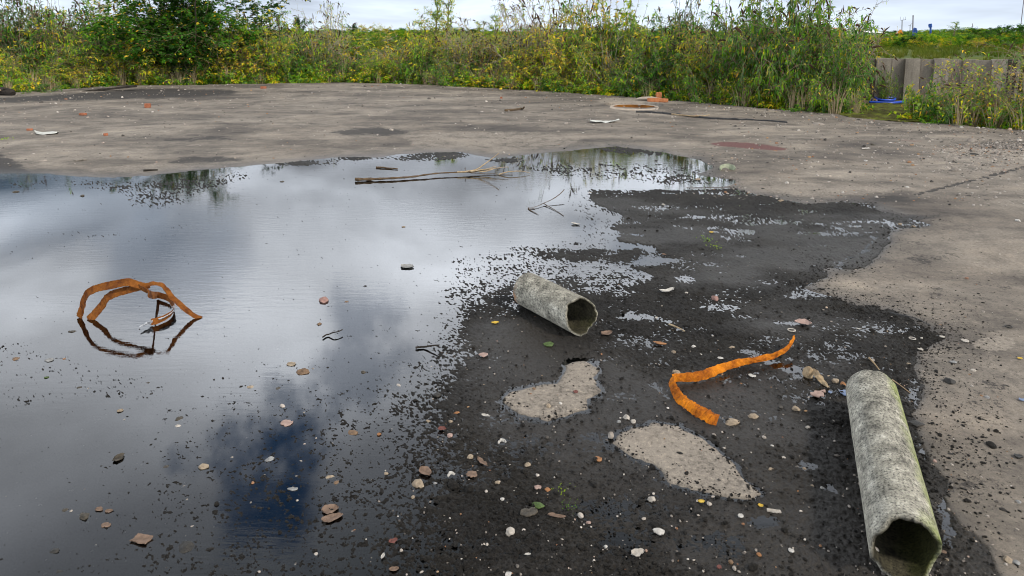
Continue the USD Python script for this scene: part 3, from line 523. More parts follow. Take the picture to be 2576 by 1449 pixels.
define('near_green', seed=14, H=1.0, tone=0.40, tsd=0.12, per=13, nst=12, shoots=5, sub=1, seeds=0.0, leafL=0.13, leafW=0.036, spread=0.5, **B)
define('weed_a', seed=15, H=0.8, tone=0.45, tsd=0.10, per=7, nst=14, shoots=4, sub=0, seeds=0.0, leafL=0.10, leafW=0.035, spread=0.4, make=shrub, leaf='leaf')
define('weed_b', seed=16, H=0.8, tone=0.58, tsd=0.12, per=7, nst=14, shoots=4, sub=0, seeds=0.1, leafL=0.09, leafW=0.030, spread=0.45, make=shrub, leaf='leaf')
define('bare_a', seed=17, H=1.3, per=1, nst=9, shoots=7, sub=3, seeds=0.0, tone=0.7, spread=0.5, leafy_from=0.8, stem='twig_pale', make=shrub, leaf='leaf')
define('blue_green', seed=18, H=0.6, per=12, nst=20, shoots=4, sub=1, seeds=0.0, tone=0.26, tsd=0.05, leafL=0.07, leafW=0.016, spread=0.8, make=shrub, leaf='leaf_grey')
define('sallow', make=thicket, leaf='leaf', trunk_r=.05, seed=21, H=4.4, nst=30, spread=.36, shoots=11, per=44, sub=3, seeds=0, tone=.19, tsd=.07, leafL=.12, leafW=.055, leafy_from=.12, droop=.15)
define('birch', seed=22, make=tree, leaf='leaf', H=4.0, R=0.9, tone=0.40, tsd=0.10, nleaf=2600, n_limb=14, leafL=0.065, leafW=0.045, upright=1.6, stem='stem')
define('far_green', seed=23, make=tree, leaf='leaf', H=2.4, R=1.6, tone=0.22, tsd=0.10, nleaf=4500, n_limb=14, leafL=0.11, leafW=0.06, base=0.05)
define('far_brown', seed=24, make=tree, leaf='leaf', H=2.4, R=1.5, tone=0.70, tsd=0.10, nleaf=2600, n_limb=16, leafL=0.09, leafW=0.045, base=0.05, stem='twig_pale')
define('far_olive', seed=25, make=tree, leaf='leaf', H=2.4, R=1.7, tone=0.40, tsd=0.08, nleaf=4500, n_limb=14, leafL=0.11, leafW=0.05, base=0.05)

eu = np.array([p[0] for p in SLAB_EDGE_PX], float); eY = np.array([gp(*p)[1] for p in SLAB_EDGE_PX])
def eyd(u): return float(np.interp(u, eu, eY))
BB, BU = 'butterfly_bush', 'bush'
PLANTS = [  # kind, name, column, metres behind the slab edge, top row, width, label
 ('sallow', 'sallow_tree', 458, 1.6, -58, 300, 'tall dense dark green tree rising above the frame at the left', 'tree'),
 ('birch', 'birch_tree', 1090, 1.8, -8, 58, 'slender pale birch with a thin swaying top, left of a twin pair', 'tree'),
 ('birch', 'birch_tree', 1124, 2.1, -6, 60, 'slender birch with a fuller leafy top, right of a twin pair', 'tree'),
 ('birch', 'birch_tree', 715, 2.6, 28, 70, 'thin leaning birch sapling just right of the tall dense tree', 'tree'),
 ('dark_a', BB, 28, 2.2, 62, 130, 'dark bush with seed heads at the far left edge of the frame', 'bush'),
 ('dark_a', BB, 80, 2.6, 12, 140, 'tallest of the dark bushes at the left, spiky seed heads against the sky', 'bush'),
 ('dark_b', BB, 150, 2.8, 45, 130, 'dark bush leaning right beside the tallest dark one on the left', 'bush'),
 ('dark_b', BB, 205, 3.2, 80, 120, 'low dark bush in the dip of the skyline at the left', 'bush'),
 ('dark_a', BB, 272, 2.2, 52, 130, 'dark bush with nodding seed heads just left of the tall dense tree', 'bush'),
 ('yellow_c', BB, 20, 0.9, 135, 130, 'yellow green bush in the bottom left corner of the hedge', 'bush'),
 ('green_c', BB, 110, 1.2, 128, 140, 'green bush in front of the dark bushes at the left', 'bush'),
 ('yellow_a', BB, 190, 0.8, 150, 120, 'low yellow bush behind the black plank', 'bush'),
 ('green_a', BB, 255, 1.4, 100, 130, 'mid green bush left of the yellow bush under the tall tree', 'bush'),
 ('yellow_b', BB, 330, 0.7, 105, 120, 'yellow leaved bush under the left half of the tall dense tree', 'bush'),
 ('yellow_a', BB, 395, 0.8, 72, 120, 'bright yellow bush standing in front of the trunk of the tall tree', 'bush'),
 ('yellow_c', BB, 480, 0.9, 98, 130, 'yellowing bush right of the trunk of the tall dense tree', 'bush'),
 ('twiggy_a', BB, 548, 1.3, 70, 130, 'twiggy bush under the right edge of the tall dense tree', 'bush'),
 ('yellow_b', BB, 600, 0.7, 112, 130, 'golden bush at the slab edge right of the tall tree', 'bush'),
 ('green_b', BB, 640, 1.6, 60, 130, 'green bush with light shoots in the gap right of the tall tree', 'bush'),
 ('yellow_c', BB, 690, 0.8, 92, 130, 'patchy yellow and green bush left of the leaning sapling', 'bush'),
 ('green_a', BB, 745, 1.0, 100, 120, 'bright green bush below the round dark treetop', 'bush'),
 ('far_green', 'round_tree', 762, 7.0, 42, 70, 'round dark green treetop showing behind the hedge, left of centre', 'tree'),
 ('twiggy_b', BB, 800, 1.3, 62, 120, 'brown twiggy bush in front of the round dark treetop', 'bush'),
 ('twiggy_a', BB, 832, 1.6, 26, 100, 'brown bush with tall seed heads left of the gap in the hedge', 'bush'),
 ('green_c', BB, 870, 1.0, 128, 110, 'low green bush at the left side of the gap in the hedge', 'bush'),
 ('bare_a', 'bare_shrub', 985, 0.9, 100, 110, 'bare pale grey shrub standing in the gap of the hedge', 'shrub'),
 ('bare_a', 'bare_shrub', 905, 1.2, 118, 90, 'smaller bare shrub at the left of the gap in the hedge', 'shrub'),
 ('weed_a', 'weed_clump', 890, 0.35, 170, 90, 'green weeds at the slab edge at the left of the gap', 'weeds'),
 ('green_b', BB, 950, 0.5, 138, 90, 'leafy green bush at the slab edge in the gap of the hedge', 'bush'),
 ('weed_a', 'weed_clump', 1005, 0.35, 165, 90, 'green weeds below the bare pale shrub', 'weeds'),
 ('green_a', BB, 1052, 0.6, 118, 90, 'glossy dark green bush at the foot of the twin birches', 'bush'),
 ('yellow_a', BB, 1070, 1.3, 62, 120, 'yellow bush around the stems of the twin birches', 'bush'),
 ('twiggy_a', BB, 1130, 1.0, 78, 120, 'brown and yellow bush right of the twin birches', 'bush'),
 ('green_c', BB, 1150, 0.5, 125, 110, 'low bush with broad leaves below right of the twin birches', 'bush'),
 ('twiggy_b', BB, 1190, 1.4, 75, 110, 'sparse brown bush left of the rubble heap', 'bush'),
 ('birch', 'birch_tree', 1208, 4.5, 50, 36, 'little dark birch sapling behind the hedge left of the big brown bush', 'tree'),
 ('birch', 'birch_tree', 1240, 4.0, 40, 44, 'little windswept birch sapling just left of the big brown bush', 'tree'),
 ('weed_b', 'weed_clump', 1200, 0.3, 170, 100, 'yellow green weeds in front of the rubble heap on its left side', 'weeds'),
 ('twiggy_b', BB, 1262, 2.4, 82, 90, 'thin twiggy bush behind the rubble heap', 'bush'),
 ('twiggy_a', BB, 1330, 1.9, 8, 160, 'left part of the big brown and yellow bush, full of seed heads', 'bush'),
 ('twiggy_b', BB, 1400, 2.0, -12, 170, 'tallest brown and yellow bush in the middle, cut by the frame', 'bush'),
 ('yellow_c', BB, 1455, 1.7, 18, 160, 'yellow speckled bush on the right of the big brown one', 'bush'),
 ('yellow_a', BB, 1385, 0.9, 95, 150, 'yellow green bush at the foot of the big brown bush', 'bush'),
 ('yellow_b', BB, 1310, 0.8, 130, 90, 'low yellow bush hiding the right side of the rubble heap', 'bush'),
 ('weed_b', 'weed_clump', 1300, 0.25, 190, 110, 'low bright weeds on the slab edge before the rubble heap', 'weeds'),
 ('weed_a', 'weed_clump', 1400, 0.25, 195, 110, 'low green weeds on the slab edge below the big brown bush', 'weeds'),
 ('yellow_a', BB, 1470, 0.8, 110, 130, 'fresh yellow green bush left of the hole in the slab', 'bush'),
 ('green_b', BB, 1545, 1.9, 28, 130, 'bush with pointed green shoots right of the big brown one', 'bush'),
 ('green_a', BB, 1590, 1.7, 45, 120, 'green bush with arching shoots right of the pointed one', 'bush'),
 ('twiggy_a', BB, 1540, 1.0, 95, 130, 'brown and green bush behind the hole in the slab', 'bush'),
 ('weed_a', 'weed_clump', 1500, 0.3, 205, 120, 'green weeds on the slab edge left of the hole', 'weeds'),
 ('green_c', BB, 1580, 0.6, 130, 130, 'dense green bush right behind the broken orange blocks', 'bush'),
 ('far_green', 'round_bush', 1640, 6.0, 70, 90, 'soft green bush behind the hedge in the low part of the skyline', 'bush'),
 ('green_b', BB, 1650, 1.3, 92, 130, 'green bush in the low part of the skyline', 'bush'),
 ('dark_a', BB, 1708, 1.5, -6, 90, 'tall narrow stem with dark seed heads reaching out of the frame', 'bush'),
 ('green_a', BB, 1690, 0.7, 120, 130, 'bright green bush right of the orange blocks', 'bush'),
 ('yellow_b', BB, 1745, 0.9, 95, 120, 'yellow speckled bush below the tall narrow stem', 'bush'),
 ('twiggy_b', BB, 1770, 1.8, 62, 130, 'twiggy bush right of the tall narrow stem', 'bush'),
 ('dark_b', BB, 1820, 1.6, 48, 130, 'bush with dark seed heads left of the biggest green bush', 'bush'),
 ('green_c', BB, 1800, 0.5, 145, 130, 'low dense green bush left of the foot of the biggest bush', 'bush'),
 ('big_a', BB, 1905, 1.1, -5, 210, 'biggest green bush, left half, with tall leafy stems', 'bush'),
 ('big_b', BB, 1990, 1.0, -14, 230, 'biggest green bush, middle, its top beyond the frame', 'bush'),
 ('big_a', BB, 2070, 1.2, -10, 210, 'biggest green bush, right half, open stems against the sky', 'bush'),
 ('big_b', BB, 2098, 0.7, 88, 190, 'drooping dark bush with hanging seed heads left of the concrete wall', 'bush'),
 ('green_b', BB, 1890, 0.3, 190, 110, 'low green growth at the foot of the biggest bush on its left', 'bush'),
 ('weed_a', 'weed_clump', 1955, 0.2, 245, 70, 'small green weeds on the slab edge under the biggest bush', 'weeds'),
 ('blue_green', 'weed_clump', 2030, 0.15, 255, 40, 'little blue green plant at the slab edge under the biggest bush', 'weeds'),
 ('near_green', BB, 2325, 0.4, 218, 60, 'pale green plant left of the bare branching bush at the right', 'bush'),
 ('near_green', BB, 2370, 0.25, 245, 80, 'young yellow green plant at the foot of the bush at the right', 'bush'),
 ('near_twiggy', BB, 2455, 0.9, 138, 200, 'sprawling twiggy bush with few leaves before the concrete wall', 'bush'),
 ('near_twiggy', BB, 2540, 0.6, 142, 220, 'brown branching bush at the right edge of the frame', 'bush'),
 ('twiggy_b', BB, 2620, 0.7, 150, 200, 'dead looking bush cut by the right edge of the frame', 'bush'),
 ('near_green', BB, 2560, 0.2, 262, 90, 'small green plant at the bottom right corner of the hedge', 'bush'),
 ('blue_green', 'spurge_clump', 92, -0.35, 203, 82, 'low blue green spreading plant beside the black log', 'weeds'),
]
rb = np.random.default_rng(5)
for i, u in enumerate(np.r_[np.linspace(-260, 840, 19), np.linspace(1080, 2130, 17)]):
    PLANTS.append((['twiggy_b', 'yellow_c', 'twiggy_a', 'green_a', 'yellow_b'][i % 5], BB, float(u + rb.uniform(-20, 20)), float(2.0 + rb.uniform(0, 1.4)), float(72 + rb.uniform(-14, 26)), 150, None, 'bush'))
for kind, name, u, off, vt, w, lab, cat in PLANTS:
    if u < 320 and vt < 125: vt -= 24
    elif vt > 40 and u < 1880: vt += 4
    if lab is None: plant(kind, name, 'bush in the back row of the hedge, mostly hidden by those in front', cat, u, eyd(u) + off, vt, w, 'bushes in the back row of the hedge'); continue
    plant(kind, name, lab, cat, u, eyd(u) + off, vt, w)
# ivy in the recess of the wall; bushes on the field
Pw = lambda u: float((WL[1] + (WR[1] - WL[1]) * np.clip((u - 1850) / (2530 - 1850), 0, 1)))
plant('green_c', 'creeper', 'green creeper growing up a recess of the concrete wall', 'plant', 2236, Pw(2236) - 0.25, 178, 34)
FIELD = [('far_olive', 2215, 27, 92, 80, 'olive bush on the field left of the orange digger arm'), ('far_olive', 2262, 28, 86, 70, 'olive bush below the orange digger arm'), ('far_brown', 2300, 27, 98, 80, 'pale brown scrub on the field behind the wall'),
 ('far_olive', 2325, 30, 84, 70, 'olive bush below the larger blue machine part'), ('far_brown', 2355, 28, 94, 80, 'brown scrub below the tall blue column'), ('far_olive', 2385, 29, 92, 60, 'small olive bush left of the birch on the field'),
 ('far_olive', 2425, 28, 90, 80, 'olive bush right of the birch on the field'), ('far_green', 2470, 31, 72, 100, 'dark green thicket on the field, left one at the right edge'), ('far_green', 2520, 30, 66, 110, 'dark green thicket on the field, middle one at the right edge'),
 ('far_green', 2572, 29, 64, 110, 'dark green thicket on the field at the right edge of the frame'), ('far_brown', 2455, 26, 100, 90, 'brown scrub in front of the dark green thicket'), ('far_olive', 2530, 26, 98, 90, 'yellow green scrub below the dark green thicket'),
 ('far_green', 885, 40, 62, 60, 'rounded green bush on the field beyond the gap in the hedge'), ('far_brown', 925, 44, 62, 70, 'grey brown bush on the field right of the rounded green one'), ('far_olive', 905, 36, 78, 90, 'olive bush low on the field in the gap of the hedge'),
 ('far_brown', 968, 42, 66, 46, 'bare rounded bush on the field in the gap of the hedge'), ('far_olive', 955, 34, 84, 80, 'olive scrub on the field left of the open view'), ('far_olive', 1025, 46, 84, 90, 'olive scrub on the field in the open view to the horizon'),
 ('far_green', 1000, 60, 80, 60, 'far green bush at the horizon in the open view'), ('far_olive', 1180, 40, 84, 100, 'olive scrub on the field behind the little saplings'), ('far_brown', 1255, 42, 82, 80, 'brown scrub on the field behind the rubble heap'),
 ('far_olive', 1700, 40, 84, 120, 'olive scrub far behind the tall narrow stem'), ('far_olive', 640, 34, 78, 120, 'olive scrub behind the hedge right of the tall tree'), ('far_green', 230, 36, 84, 140, 'dark scrub behind the dip in the skyline at the left')]
for kind, u, Y, vt, w, lab in FIELD:
    plant(kind, 'field_bush', lab, 'bush', u, Y, vt, w)
plant('birch', 'birch_tree', 'lone slim birch on the field behind the concrete wall', 'tree', 2390, 29.5, 55, 30)

# ---- what nobody could count: undergrowth, dry stalks, grass, far wood
def instancer(name, protos, mats, pos, yaw, scl, idx, label, cat, tones=None, tilt=None):
    pi = UsdGeom.PointInstancer.Define(stage, '/World/' + name); rel = []
    for i, (pn, mesh, mt, tone) in enumerate(protos):
        m = obj(pn, mesh, mt, pi.GetPrim(), **({'tone': tone} if tone is not None else {})); rel.append(m.GetPath())
    pi.CreatePrototypesRel().SetTargets(rel); n = len(pos)
    pi.CreatePositionsAttr(Vt.Vec3fArray.FromNumpy(np.asarray(pos, np.float32))); pi.CreateProtoIndicesAttr(Vt.IntArray.FromNumpy(np.asarray(idx, np.int32)))
    from scipy.spatial.transform import Rotation as Ro
    q = Ro.from_euler('xyz', np.c_[tilt if tilt is not None else np.zeros((n, 2)), yaw]).as_quat()
    pi.CreateOrientationsAttr(Vt.QuathArray([Gf.Quath(float(a[3]), float(a[0]), float(a[1]), float(a[2])) for a in q]))
    scl = np.asarray(scl, np.float32); pi.CreateScalesAttr(Vt.Vec3fArray.FromNumpy(np.repeat(scl[:, None], 3, 1) if scl.ndim == 1 else scl))
    tag(pi, label, cat, kind='stuff'); return pi
def tuft(seed, n=26, H=0.45, w=0.007, sp=0.35):
    rng = np.random.default_rng(seed); V, Fc = [], []
    for i in range(n):
        az = rng.uniform(0, 2 * PI); r = 0.10 * rng.random(); h = H * rng.uniform(0.5, 1.1); l = h * rng.uniform(0.1, sp * 2); p = np.array([r * math.cos(az), r * math.sin(az), 0]); d = np.array([math.cos(az), math.sin(az), 0]); s = np.array([-d[1], d[0], 0]) * w
        k = len(V); V += [p - s, p + s, p + d * l * 0.35 + [0, 0, h * 0.6] - s * 0.7, p + d * l * 0.35 + [0, 0, h * 0.6] + s * 0.7, p + d * l + [0, 0, h]]; Fc += [[k, k + 1, k + 3], [k, k + 3, k + 2], [k + 2, k + 3, k + 4]]
    return np.array(V), np.array(Fc)
def leafy(seed, H, n, tone, tsd, leafL=0.07, leafW=0.028):
    d = shrub(seed, H=H, nst=7, shoots=3, sub=0, per=n, tone=tone, tsd=tsd, seeds=0, leafL=leafL, leafW=leafW, spread=0.5); return d['foliage']
rng = np.random.default_rng(77)
U = rng.uniform(-500, 3000, 1500); O = rng.gamma(1.6, 0.6, 1500) + 0.02
ok = ~((U > 2150) & (U < 2310) & (O < 4.2)); U, O = U[ok], O[ok]
Yp = np.array([eyd(u) for u in U]) + O; Xp = (U - 1288) / F * (Yp * CP + EYE * SP); Zp = np.array([terrain(x, y) for x, y in zip(Xp, Yp)])
okz = Zp < 0.6; Xp, Yp, Zp = Xp[okz], Yp[okz], Zp[okz]; n = len(Xp)
L1, L2, L3 = leafy(101, 0.5, 9, 0.45, 0.1), leafy(102, 0.55, 9, 0.54, 0.12), leafy(103, 0.35, 10, 0.36, 0.1, 0.06, 0.026)
instancer('undergrowth', [('leafy_weed', L1[:2], 'leaf_grey', L1[2]), ('yellow_weed', L2[:2], 'leaf', L2[2]), ('low_weed', L3[:2], 'leaf_grey', L3[2]), ('dry_tuft', tuft(5, 34, 0.5, 0.006), 'dry', None)], None,
          np.c_[Xp, Yp, Zp], rng.uniform(0, 6.3, n), rng.uniform(0.5, 1.35, n), rng.choice(4, n, p=[0.30, 0.13, 0.22, 0.35]), 'tangle of weeds and dry grass filling the hedge behind the slab', 'weeds')
n = 5200; Xg = rng.uniform(-30, 24, n); Tg = rng.gamma(1.3, 7.0, n); Yg = field_front(Xg) + 0.2 + Tg; Zg = field_z(Xg, Yg)
g1 = tuft(8, 22, 0.16, 0.006, 0.5); g2 = tuft(9, 22, 0.22, 0.006, 0.5)
instancer('field_grass', [('grass_tuft', g1, 'grass_blade', None), ('pale_tuft', g2, 'grass_blade', None)], None, np.c_[Xg, Yg, Zg], rng.uniform(0, 6.3, n), rng.uniform(0.6, 1.3, n), rng.choice(2, n, p=[0.75, 0.25]), 'short green grass on the raised field', 'grass')
n = 420; Uf = rng.uniform(-600, 3200, n); Yf2 = rng.uniform(46, 150, n); Xf = (Uf - 1288) / F * (Yf2 * CP); Zf = np.full(n, PLAT); w1, w2 = PROTO['far_olive']['data']['foliage'], PROTO['far_green']['data']['foliage']
instancer('far_scrub', [('olive_crown', w1[:2], 'leaf', w1[2]), ('green_crown', w2[:2], 'leaf', w2[2])], None, np.c_[Xf, Yf2, Zf], rng.uniform(0, 6.3, n), np.c_[rng.uniform(0.9, 2.0, (n, 1)).repeat(2, 1), rng.uniform(0.10, 0.36, n)], rng.choice(2, n, p=[0.6, 0.4]), 'far-off scrub along the horizon', 'scrub')

n = 330; Uf = np.r_[rng.uniform(2100, 2800, 190), rng.uniform(-300, 2100, 140)]; Yf2 = np.r_[rng.uniform(25.5, 34, 190), rng.uniform(36, 48, 140)]; Xf = (Uf - 1288) / F * (Yf2 * CP + .6 * SP); Zf = field_z(Xf, Yf2) - .05; w3 = PROTO['far_brown']['data']['foliage']; hz = rng.uniform(.07, .22, n) * np.where(Yf2 > 35, rng.uniform(.7, 1.5, n), 1)
instancer('field_scrub', [('olive_scrub', w1[:2], 'leaf', w1[2]), ('green_scrub', w2[:2], 'leaf', w2[2]), ('brown_scrub', w3[:2], 'leaf', w3[2])], None, np.c_[Xf, Yf2, Zf], rng.uniform(0, 6.3, n), np.c_[(hz * rng.uniform(1.4, 2.2, n))[:, None].repeat(2, 1), hz], rng.choice(3, n, p=[.4, .2, .4]), 'low scrub growing together across the field', 'scrub')
# ---------------------------------------------------------------- the two pipes
def pipe_material():
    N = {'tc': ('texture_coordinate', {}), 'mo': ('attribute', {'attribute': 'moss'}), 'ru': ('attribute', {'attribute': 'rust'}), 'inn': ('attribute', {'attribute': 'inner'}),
         'n': ('noise_texture', {'scale': 16, 'detail': 8.0, 'roughness': 0.72}), 'mp': ('mapping', {'scale': (1, 1, 1)}), 'n2': ('noise_texture', {'scale': 130, 'detail': 4.0, 'roughness': 0.7}), 'n3': ('noise_texture', {'scale': 7, 'detail': 5.0, 'roughness': 0.6}),
         'r': ('rgb_ramp', {'ramp': [(0.34, (0.09, 0.086, 0.075)), (0.45, (0.215, 0.205, 0.172)), (0.56, (0.33, 0.315, 0.265)), (0.70, (0.56, 0.535, 0.465))]}),
         'r2': ('rgb_ramp', {'ramp': [(0.36, (0.12, 0.12, 0.12)), (0.47, (0.85, 0.85, 0.85)), (0.66, (1.3, 1.3, 1.25))]}), 'm': ('mix_color', {'blend_type': 'multiply', 'fac': 0.9, 'use_clamp': False}),
         'ms': ('math', {'math_type': 'subtract', 'value2': 0.5}), 'ma': ('math', {'math_type': 'multiply_add', 'value2': 1.6}), 'mr': ('map_range', {'from_min': 0.35, 'from_max': 0.75, 'to_max': 0.8, 'clamp': True}),
         'mg': ('rgb_ramp', {'ramp': [(0.35, (0.06, 0.085, 0.012)), (0.6, (0.26, 0.30, 0.09))]}), 'mx': ('mix_color', {}),
         'ra': ('math', {'math_type': 'multiply_add', 'value2': 1.8}), 'rr': ('map_range', {'from_min': 0.45, 'from_max': 0.7, 'to_max': 0.85, 'clamp': True}), 'rx': ('mix_color', {'b': (0.30, 0.115, 0.03)}),
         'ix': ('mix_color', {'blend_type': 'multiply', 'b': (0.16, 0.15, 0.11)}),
         'hb': ('math', {'math_type': 'add'}), 'bp': ('bump', {'strength': 0.7, 'distance': 0.006}), 'p': ('principled_bsdf', {'roughness': 0.9, 'specular_ior_level': 0.2})}
    L = [('tc.object', 'n.vector'), ('tc.object', 'n2.vector'), ('tc.object', 'n3.vector'), ('n.fac', 'r.fac'), ('n2.fac', 'r2.fac'), ('r.color', 'm.a'), ('r2.color', 'm.b'),
         ('n3.fac', 'ms.value1'), ('ms.value', 'ma.value1'), ('mo.fac', 'ma.value3'), ('ma.value', 'mr.value'), ('n2.fac', 'mg.fac'), ('mr.result', 'mx.fac'), ('m.result', 'mx.a'), ('mg.color', 'mx.b'),
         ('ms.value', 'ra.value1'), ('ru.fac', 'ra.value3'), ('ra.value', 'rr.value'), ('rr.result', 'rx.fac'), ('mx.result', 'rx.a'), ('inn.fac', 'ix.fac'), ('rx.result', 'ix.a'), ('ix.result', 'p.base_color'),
         ('n.fac', 'hb.value1'), ('n2.fac', 'hb.value2'), ('hb.value', 'bp.height'), ('bp.normal', 'p.normal')]
    mat('pipe_cement', N, L)
pipe_material()
def make_pipe(A, Bp, r, t, seed, moss_side, rust, broken, label):
    A, Bp = np.array(A), np.array(Bp); ax = unit(Bp - A); side = unit(np.cross(ax, [0, 0, 1])); up = np.cross(side, ax); L = np.linalg.norm(Bp - A)
    nr, nk = 96, 70; th = np.arange(nr) * 2 * PI / nr; ring = np.c_[np.cos(th), np.sin(th), np.zeros(nr)]
    e1 = broken * (fbm(ring + 7.3 * seed, 1.1, 3, seed) * 0.17 + fbm(ring + seed, 5.0, 3, seed + 1) * 0.022 - 0.05 * np.clip(np.sin(th), 0, 1) * broken); e0 = fbm(ring + 3.1 * seed, 3.0, 3, seed + 5) * 0.03
    V, at_, inn = [], [], []
    for inner in (0, 1):
        for k in range(nk + 1):
            f = k / nk; rr = (r - t * inner) * (1 + fbm(np.c_[ring[:, :2] * 2, np.full(nr, f * L * 6)], 1.0, 3, seed + 9) * 0.03)
            s = f * L + e1 * f ** 6 + e0 * (1 - f) ** 6
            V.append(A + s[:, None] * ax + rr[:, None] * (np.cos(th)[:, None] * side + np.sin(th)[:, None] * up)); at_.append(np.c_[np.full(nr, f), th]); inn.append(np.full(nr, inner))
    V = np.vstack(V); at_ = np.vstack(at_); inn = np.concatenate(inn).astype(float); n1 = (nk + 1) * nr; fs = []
    j = np.arange(nr); jj = (j + 1) % nr
    for k in range(nk):
        a, b = k * nr + j, k * nr + jj; c, d = a + nr, b + nr
        fs += [np.c_[a, b, d], np.c_[a, d, c], np.c_[a + n1, d + n1, b + n1], np.c_[a + n1, c + n1, d + n1]]
    o, i = nk * nr, n1 + nk * nr
    fs += [np.c_[o + j, o + jj, i + jj], np.c_[o + j, i + jj, i + j], np.c_[jj, j, n1 + j], np.c_[jj, n1 + j, n1 + jj]]
    Fc = np.vstack(fs); sx = np.cos(at_[:, 1]); sy = np.sin(at_[:, 1])
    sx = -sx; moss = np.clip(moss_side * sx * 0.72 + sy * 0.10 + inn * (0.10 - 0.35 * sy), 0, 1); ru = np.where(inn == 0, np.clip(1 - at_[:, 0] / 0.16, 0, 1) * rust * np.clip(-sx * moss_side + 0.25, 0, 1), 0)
    m = trimesh.Trimesh(V - A, Fc, process=False)
    if m.volume < 0: Fc = Fc[:, ::-1]
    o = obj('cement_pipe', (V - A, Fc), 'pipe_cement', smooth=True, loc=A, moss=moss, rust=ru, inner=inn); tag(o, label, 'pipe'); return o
r_ = 0.0925
make_pipe(gp(2192, 985, r_ + 0.004), gp(2279, 1384, r_ + 0.004), r_, 0.011, 3, 1.0, 0.0, 1.0, 'long mossy cement pipe with a broken mouth lying at the lower right')
make_pipe(gp(1325, 727, r_ + 0.004), gp(1463, 797, r_ + 0.004), r_, 0.011, 8, 0.25, 1.2, 0.55, 'short grey cement pipe with an orange stained end in the middle of the yard')

# ---------------------------------------------------------------- rusty straps
def rust_material(name, c):
    c = np.array(c)
    N = {'tc': ('texture_coordinate', {}), 'n': ('noise_texture', {'scale': 13, 'detail': 8.0, 'roughness': 0.72}), 'n2': ('noise_texture', {'scale': 380, 'detail': 2.0}),
         'r': ('rgb_ramp', {'ramp': [(0.28, tuple(c * np.array([.10, .10, .3]))), (0.42, tuple(c * np.array([.55, .46, .5]))), (0.56, tuple(c)), (0.70, tuple(np.minimum(c * 1.35, 0.9)))]}),
         'r2': ('rgb_ramp', {'ramp': [(0.35, (0.6, 0.6, 0.6)), (0.65, (1.2, 1.2, 1.2))]}), 'm': ('mix_color', {'blend_type': 'multiply', 'fac': 0.7, 'use_clamp': False}), 'bp': ('bump', {'strength': 0.6, 'distance': 0.003}), 'p': ('principled_bsdf', {'roughness': 0.85, 'specular_ior_level': 0.25})}
    mat(name, N, [('tc.object', 'n.vector'), ('tc.object', 'n2.vector'), ('n.fac', 'r.fac'), ('n2.fac', 'r2.fac'), ('r.color', 'm.a'), ('r2.color', 'm.b'), ('m.result', 'p.base_color'), ('n2.fac', 'bp.height'), ('bp.normal', 'p.normal')])
rust_material('rust_brown', (0.19, 0.064, 0.008)); rust_material('rust_orange', (0.52, 0.165, 0.005)); rough_mat('metal_bare', (0.20, 0.21, 0.23), (0.55, 0.57, 0.60), 60, 0.45, 0.3)
def ribbon(P, W, w, thick=0.0025, n=90, rag=0.12, seed=0, curl=0.0):
    """a bent strip: centre line P, width directions W, widths w, ragged along both edges"""
    P = spline(P, n); W = spline(np.asarray(W, float), n) if len(np.shape(W)) == 2 else np.tile(W, (n, 1)); w = 0.74 * np.interp(np.linspace(0, 1, n), np.linspace(0, 1, len(np.atleast_1d(w))), np.atleast_1d(w))
    t = unit(np.gradient(P, axis=0)); W = unit(W - (W * t).sum(1, keepdims=True) * t); Nn = np.cross(t, W); k = np.arange(n) * 0.21; C = 7
    a = np.linspace(-0.5, 0.5, C); V = []
    j0 = 1 + rag * 2 * fbm(np.c_[k * 1.2, k * 0, k * 0 + seed], 1.0, 5, seed + 1); j1 = 1 + rag * 2 * fbm(np.c_[k * 1.2, k * 0 + 9, k * 0 + seed], 1.0, 4, seed + 2)
    for sgn in (1, -1):
        for q in a:
            e = np.where(q < 0, j0, j1); V.append(P + W * (q * w * e)[:, None] + Nn * (sgn * thick / 2 + curl * w * (q * q * 4 - 0.5) + fbm(np.c_[k, k * 0 + q * 2, k * 0 + seed], 1.3, 3, seed + 3) * 0.016)[:, None])
    V = np.stack(V, 1); V = V.reshape(-1, 3); idx = np.arange(n)[:, None] * (2 * C); fs = []
    for c in range(C - 1):
        a0, a1 = idx[:-1] + c, idx[:-1] + c + 1; b0, b1 = a0 + 2 * C, a1 + 2 * C; fs += [np.c_[a0, a1, b1], np.c_[a0, b1, b0]]
        a0, a1 = a0 + C, a1 + C; b0, b1 = a0 + 2 * C, a1 + 2 * C; fs += [np.c_[a0, b1, a1], np.c_[a0, b0, b1]]
    for c0, c1 in ((0, C), (2 * C - 1, C - 1)): a0, a1 = idx[:-1] + c0, idx[:-1] + c1; b0, b1 = a0 + 2 * C, a1 + 2 * C; fs += [np.c_[a0, b1, a1], np.c_[a0, b0, b1]]
    for e in (0, n - 1):
        for c in range(C - 1): fs.append(np.array([[e * 2 * C + c, e * 2 * C + c + 1, e * 2 * C + C + c + 1], [e * 2 * C + c, e * 2 * C + C + c + 1, e * 2 * C + C + c]]))
    return V, np.vstack(fs)
b0 = gp(330, 800)
t = thing('rusty_strap', 'tangle of rusty brown metal strap looping up out of the puddle', 'metal strap', b0)
def AT(L): return np.array([at(u, v, Y) for u, v, Y in L]) - b0
YA = gp(200, 800)[1]
A_ = AT([(199, 800, YA), (206, 780, YA - 0.002), (211, 757, YA - 0.004), (220, 738, YA - 0.009), (240, 727, YA - 0.013), (266, 720, YA - 0.017), (296, 714, YA - 0.018), (322, 710, YA - 0.018), (346, 716, YA - 0.015), (366, 722, YA - 0.011)])
up_ = lambda P: unit(np.cross(np.gradient(P, axis=0), [0.15, -1.0, 0.35]) * -1 + np.array([0, 0.02, 0]))
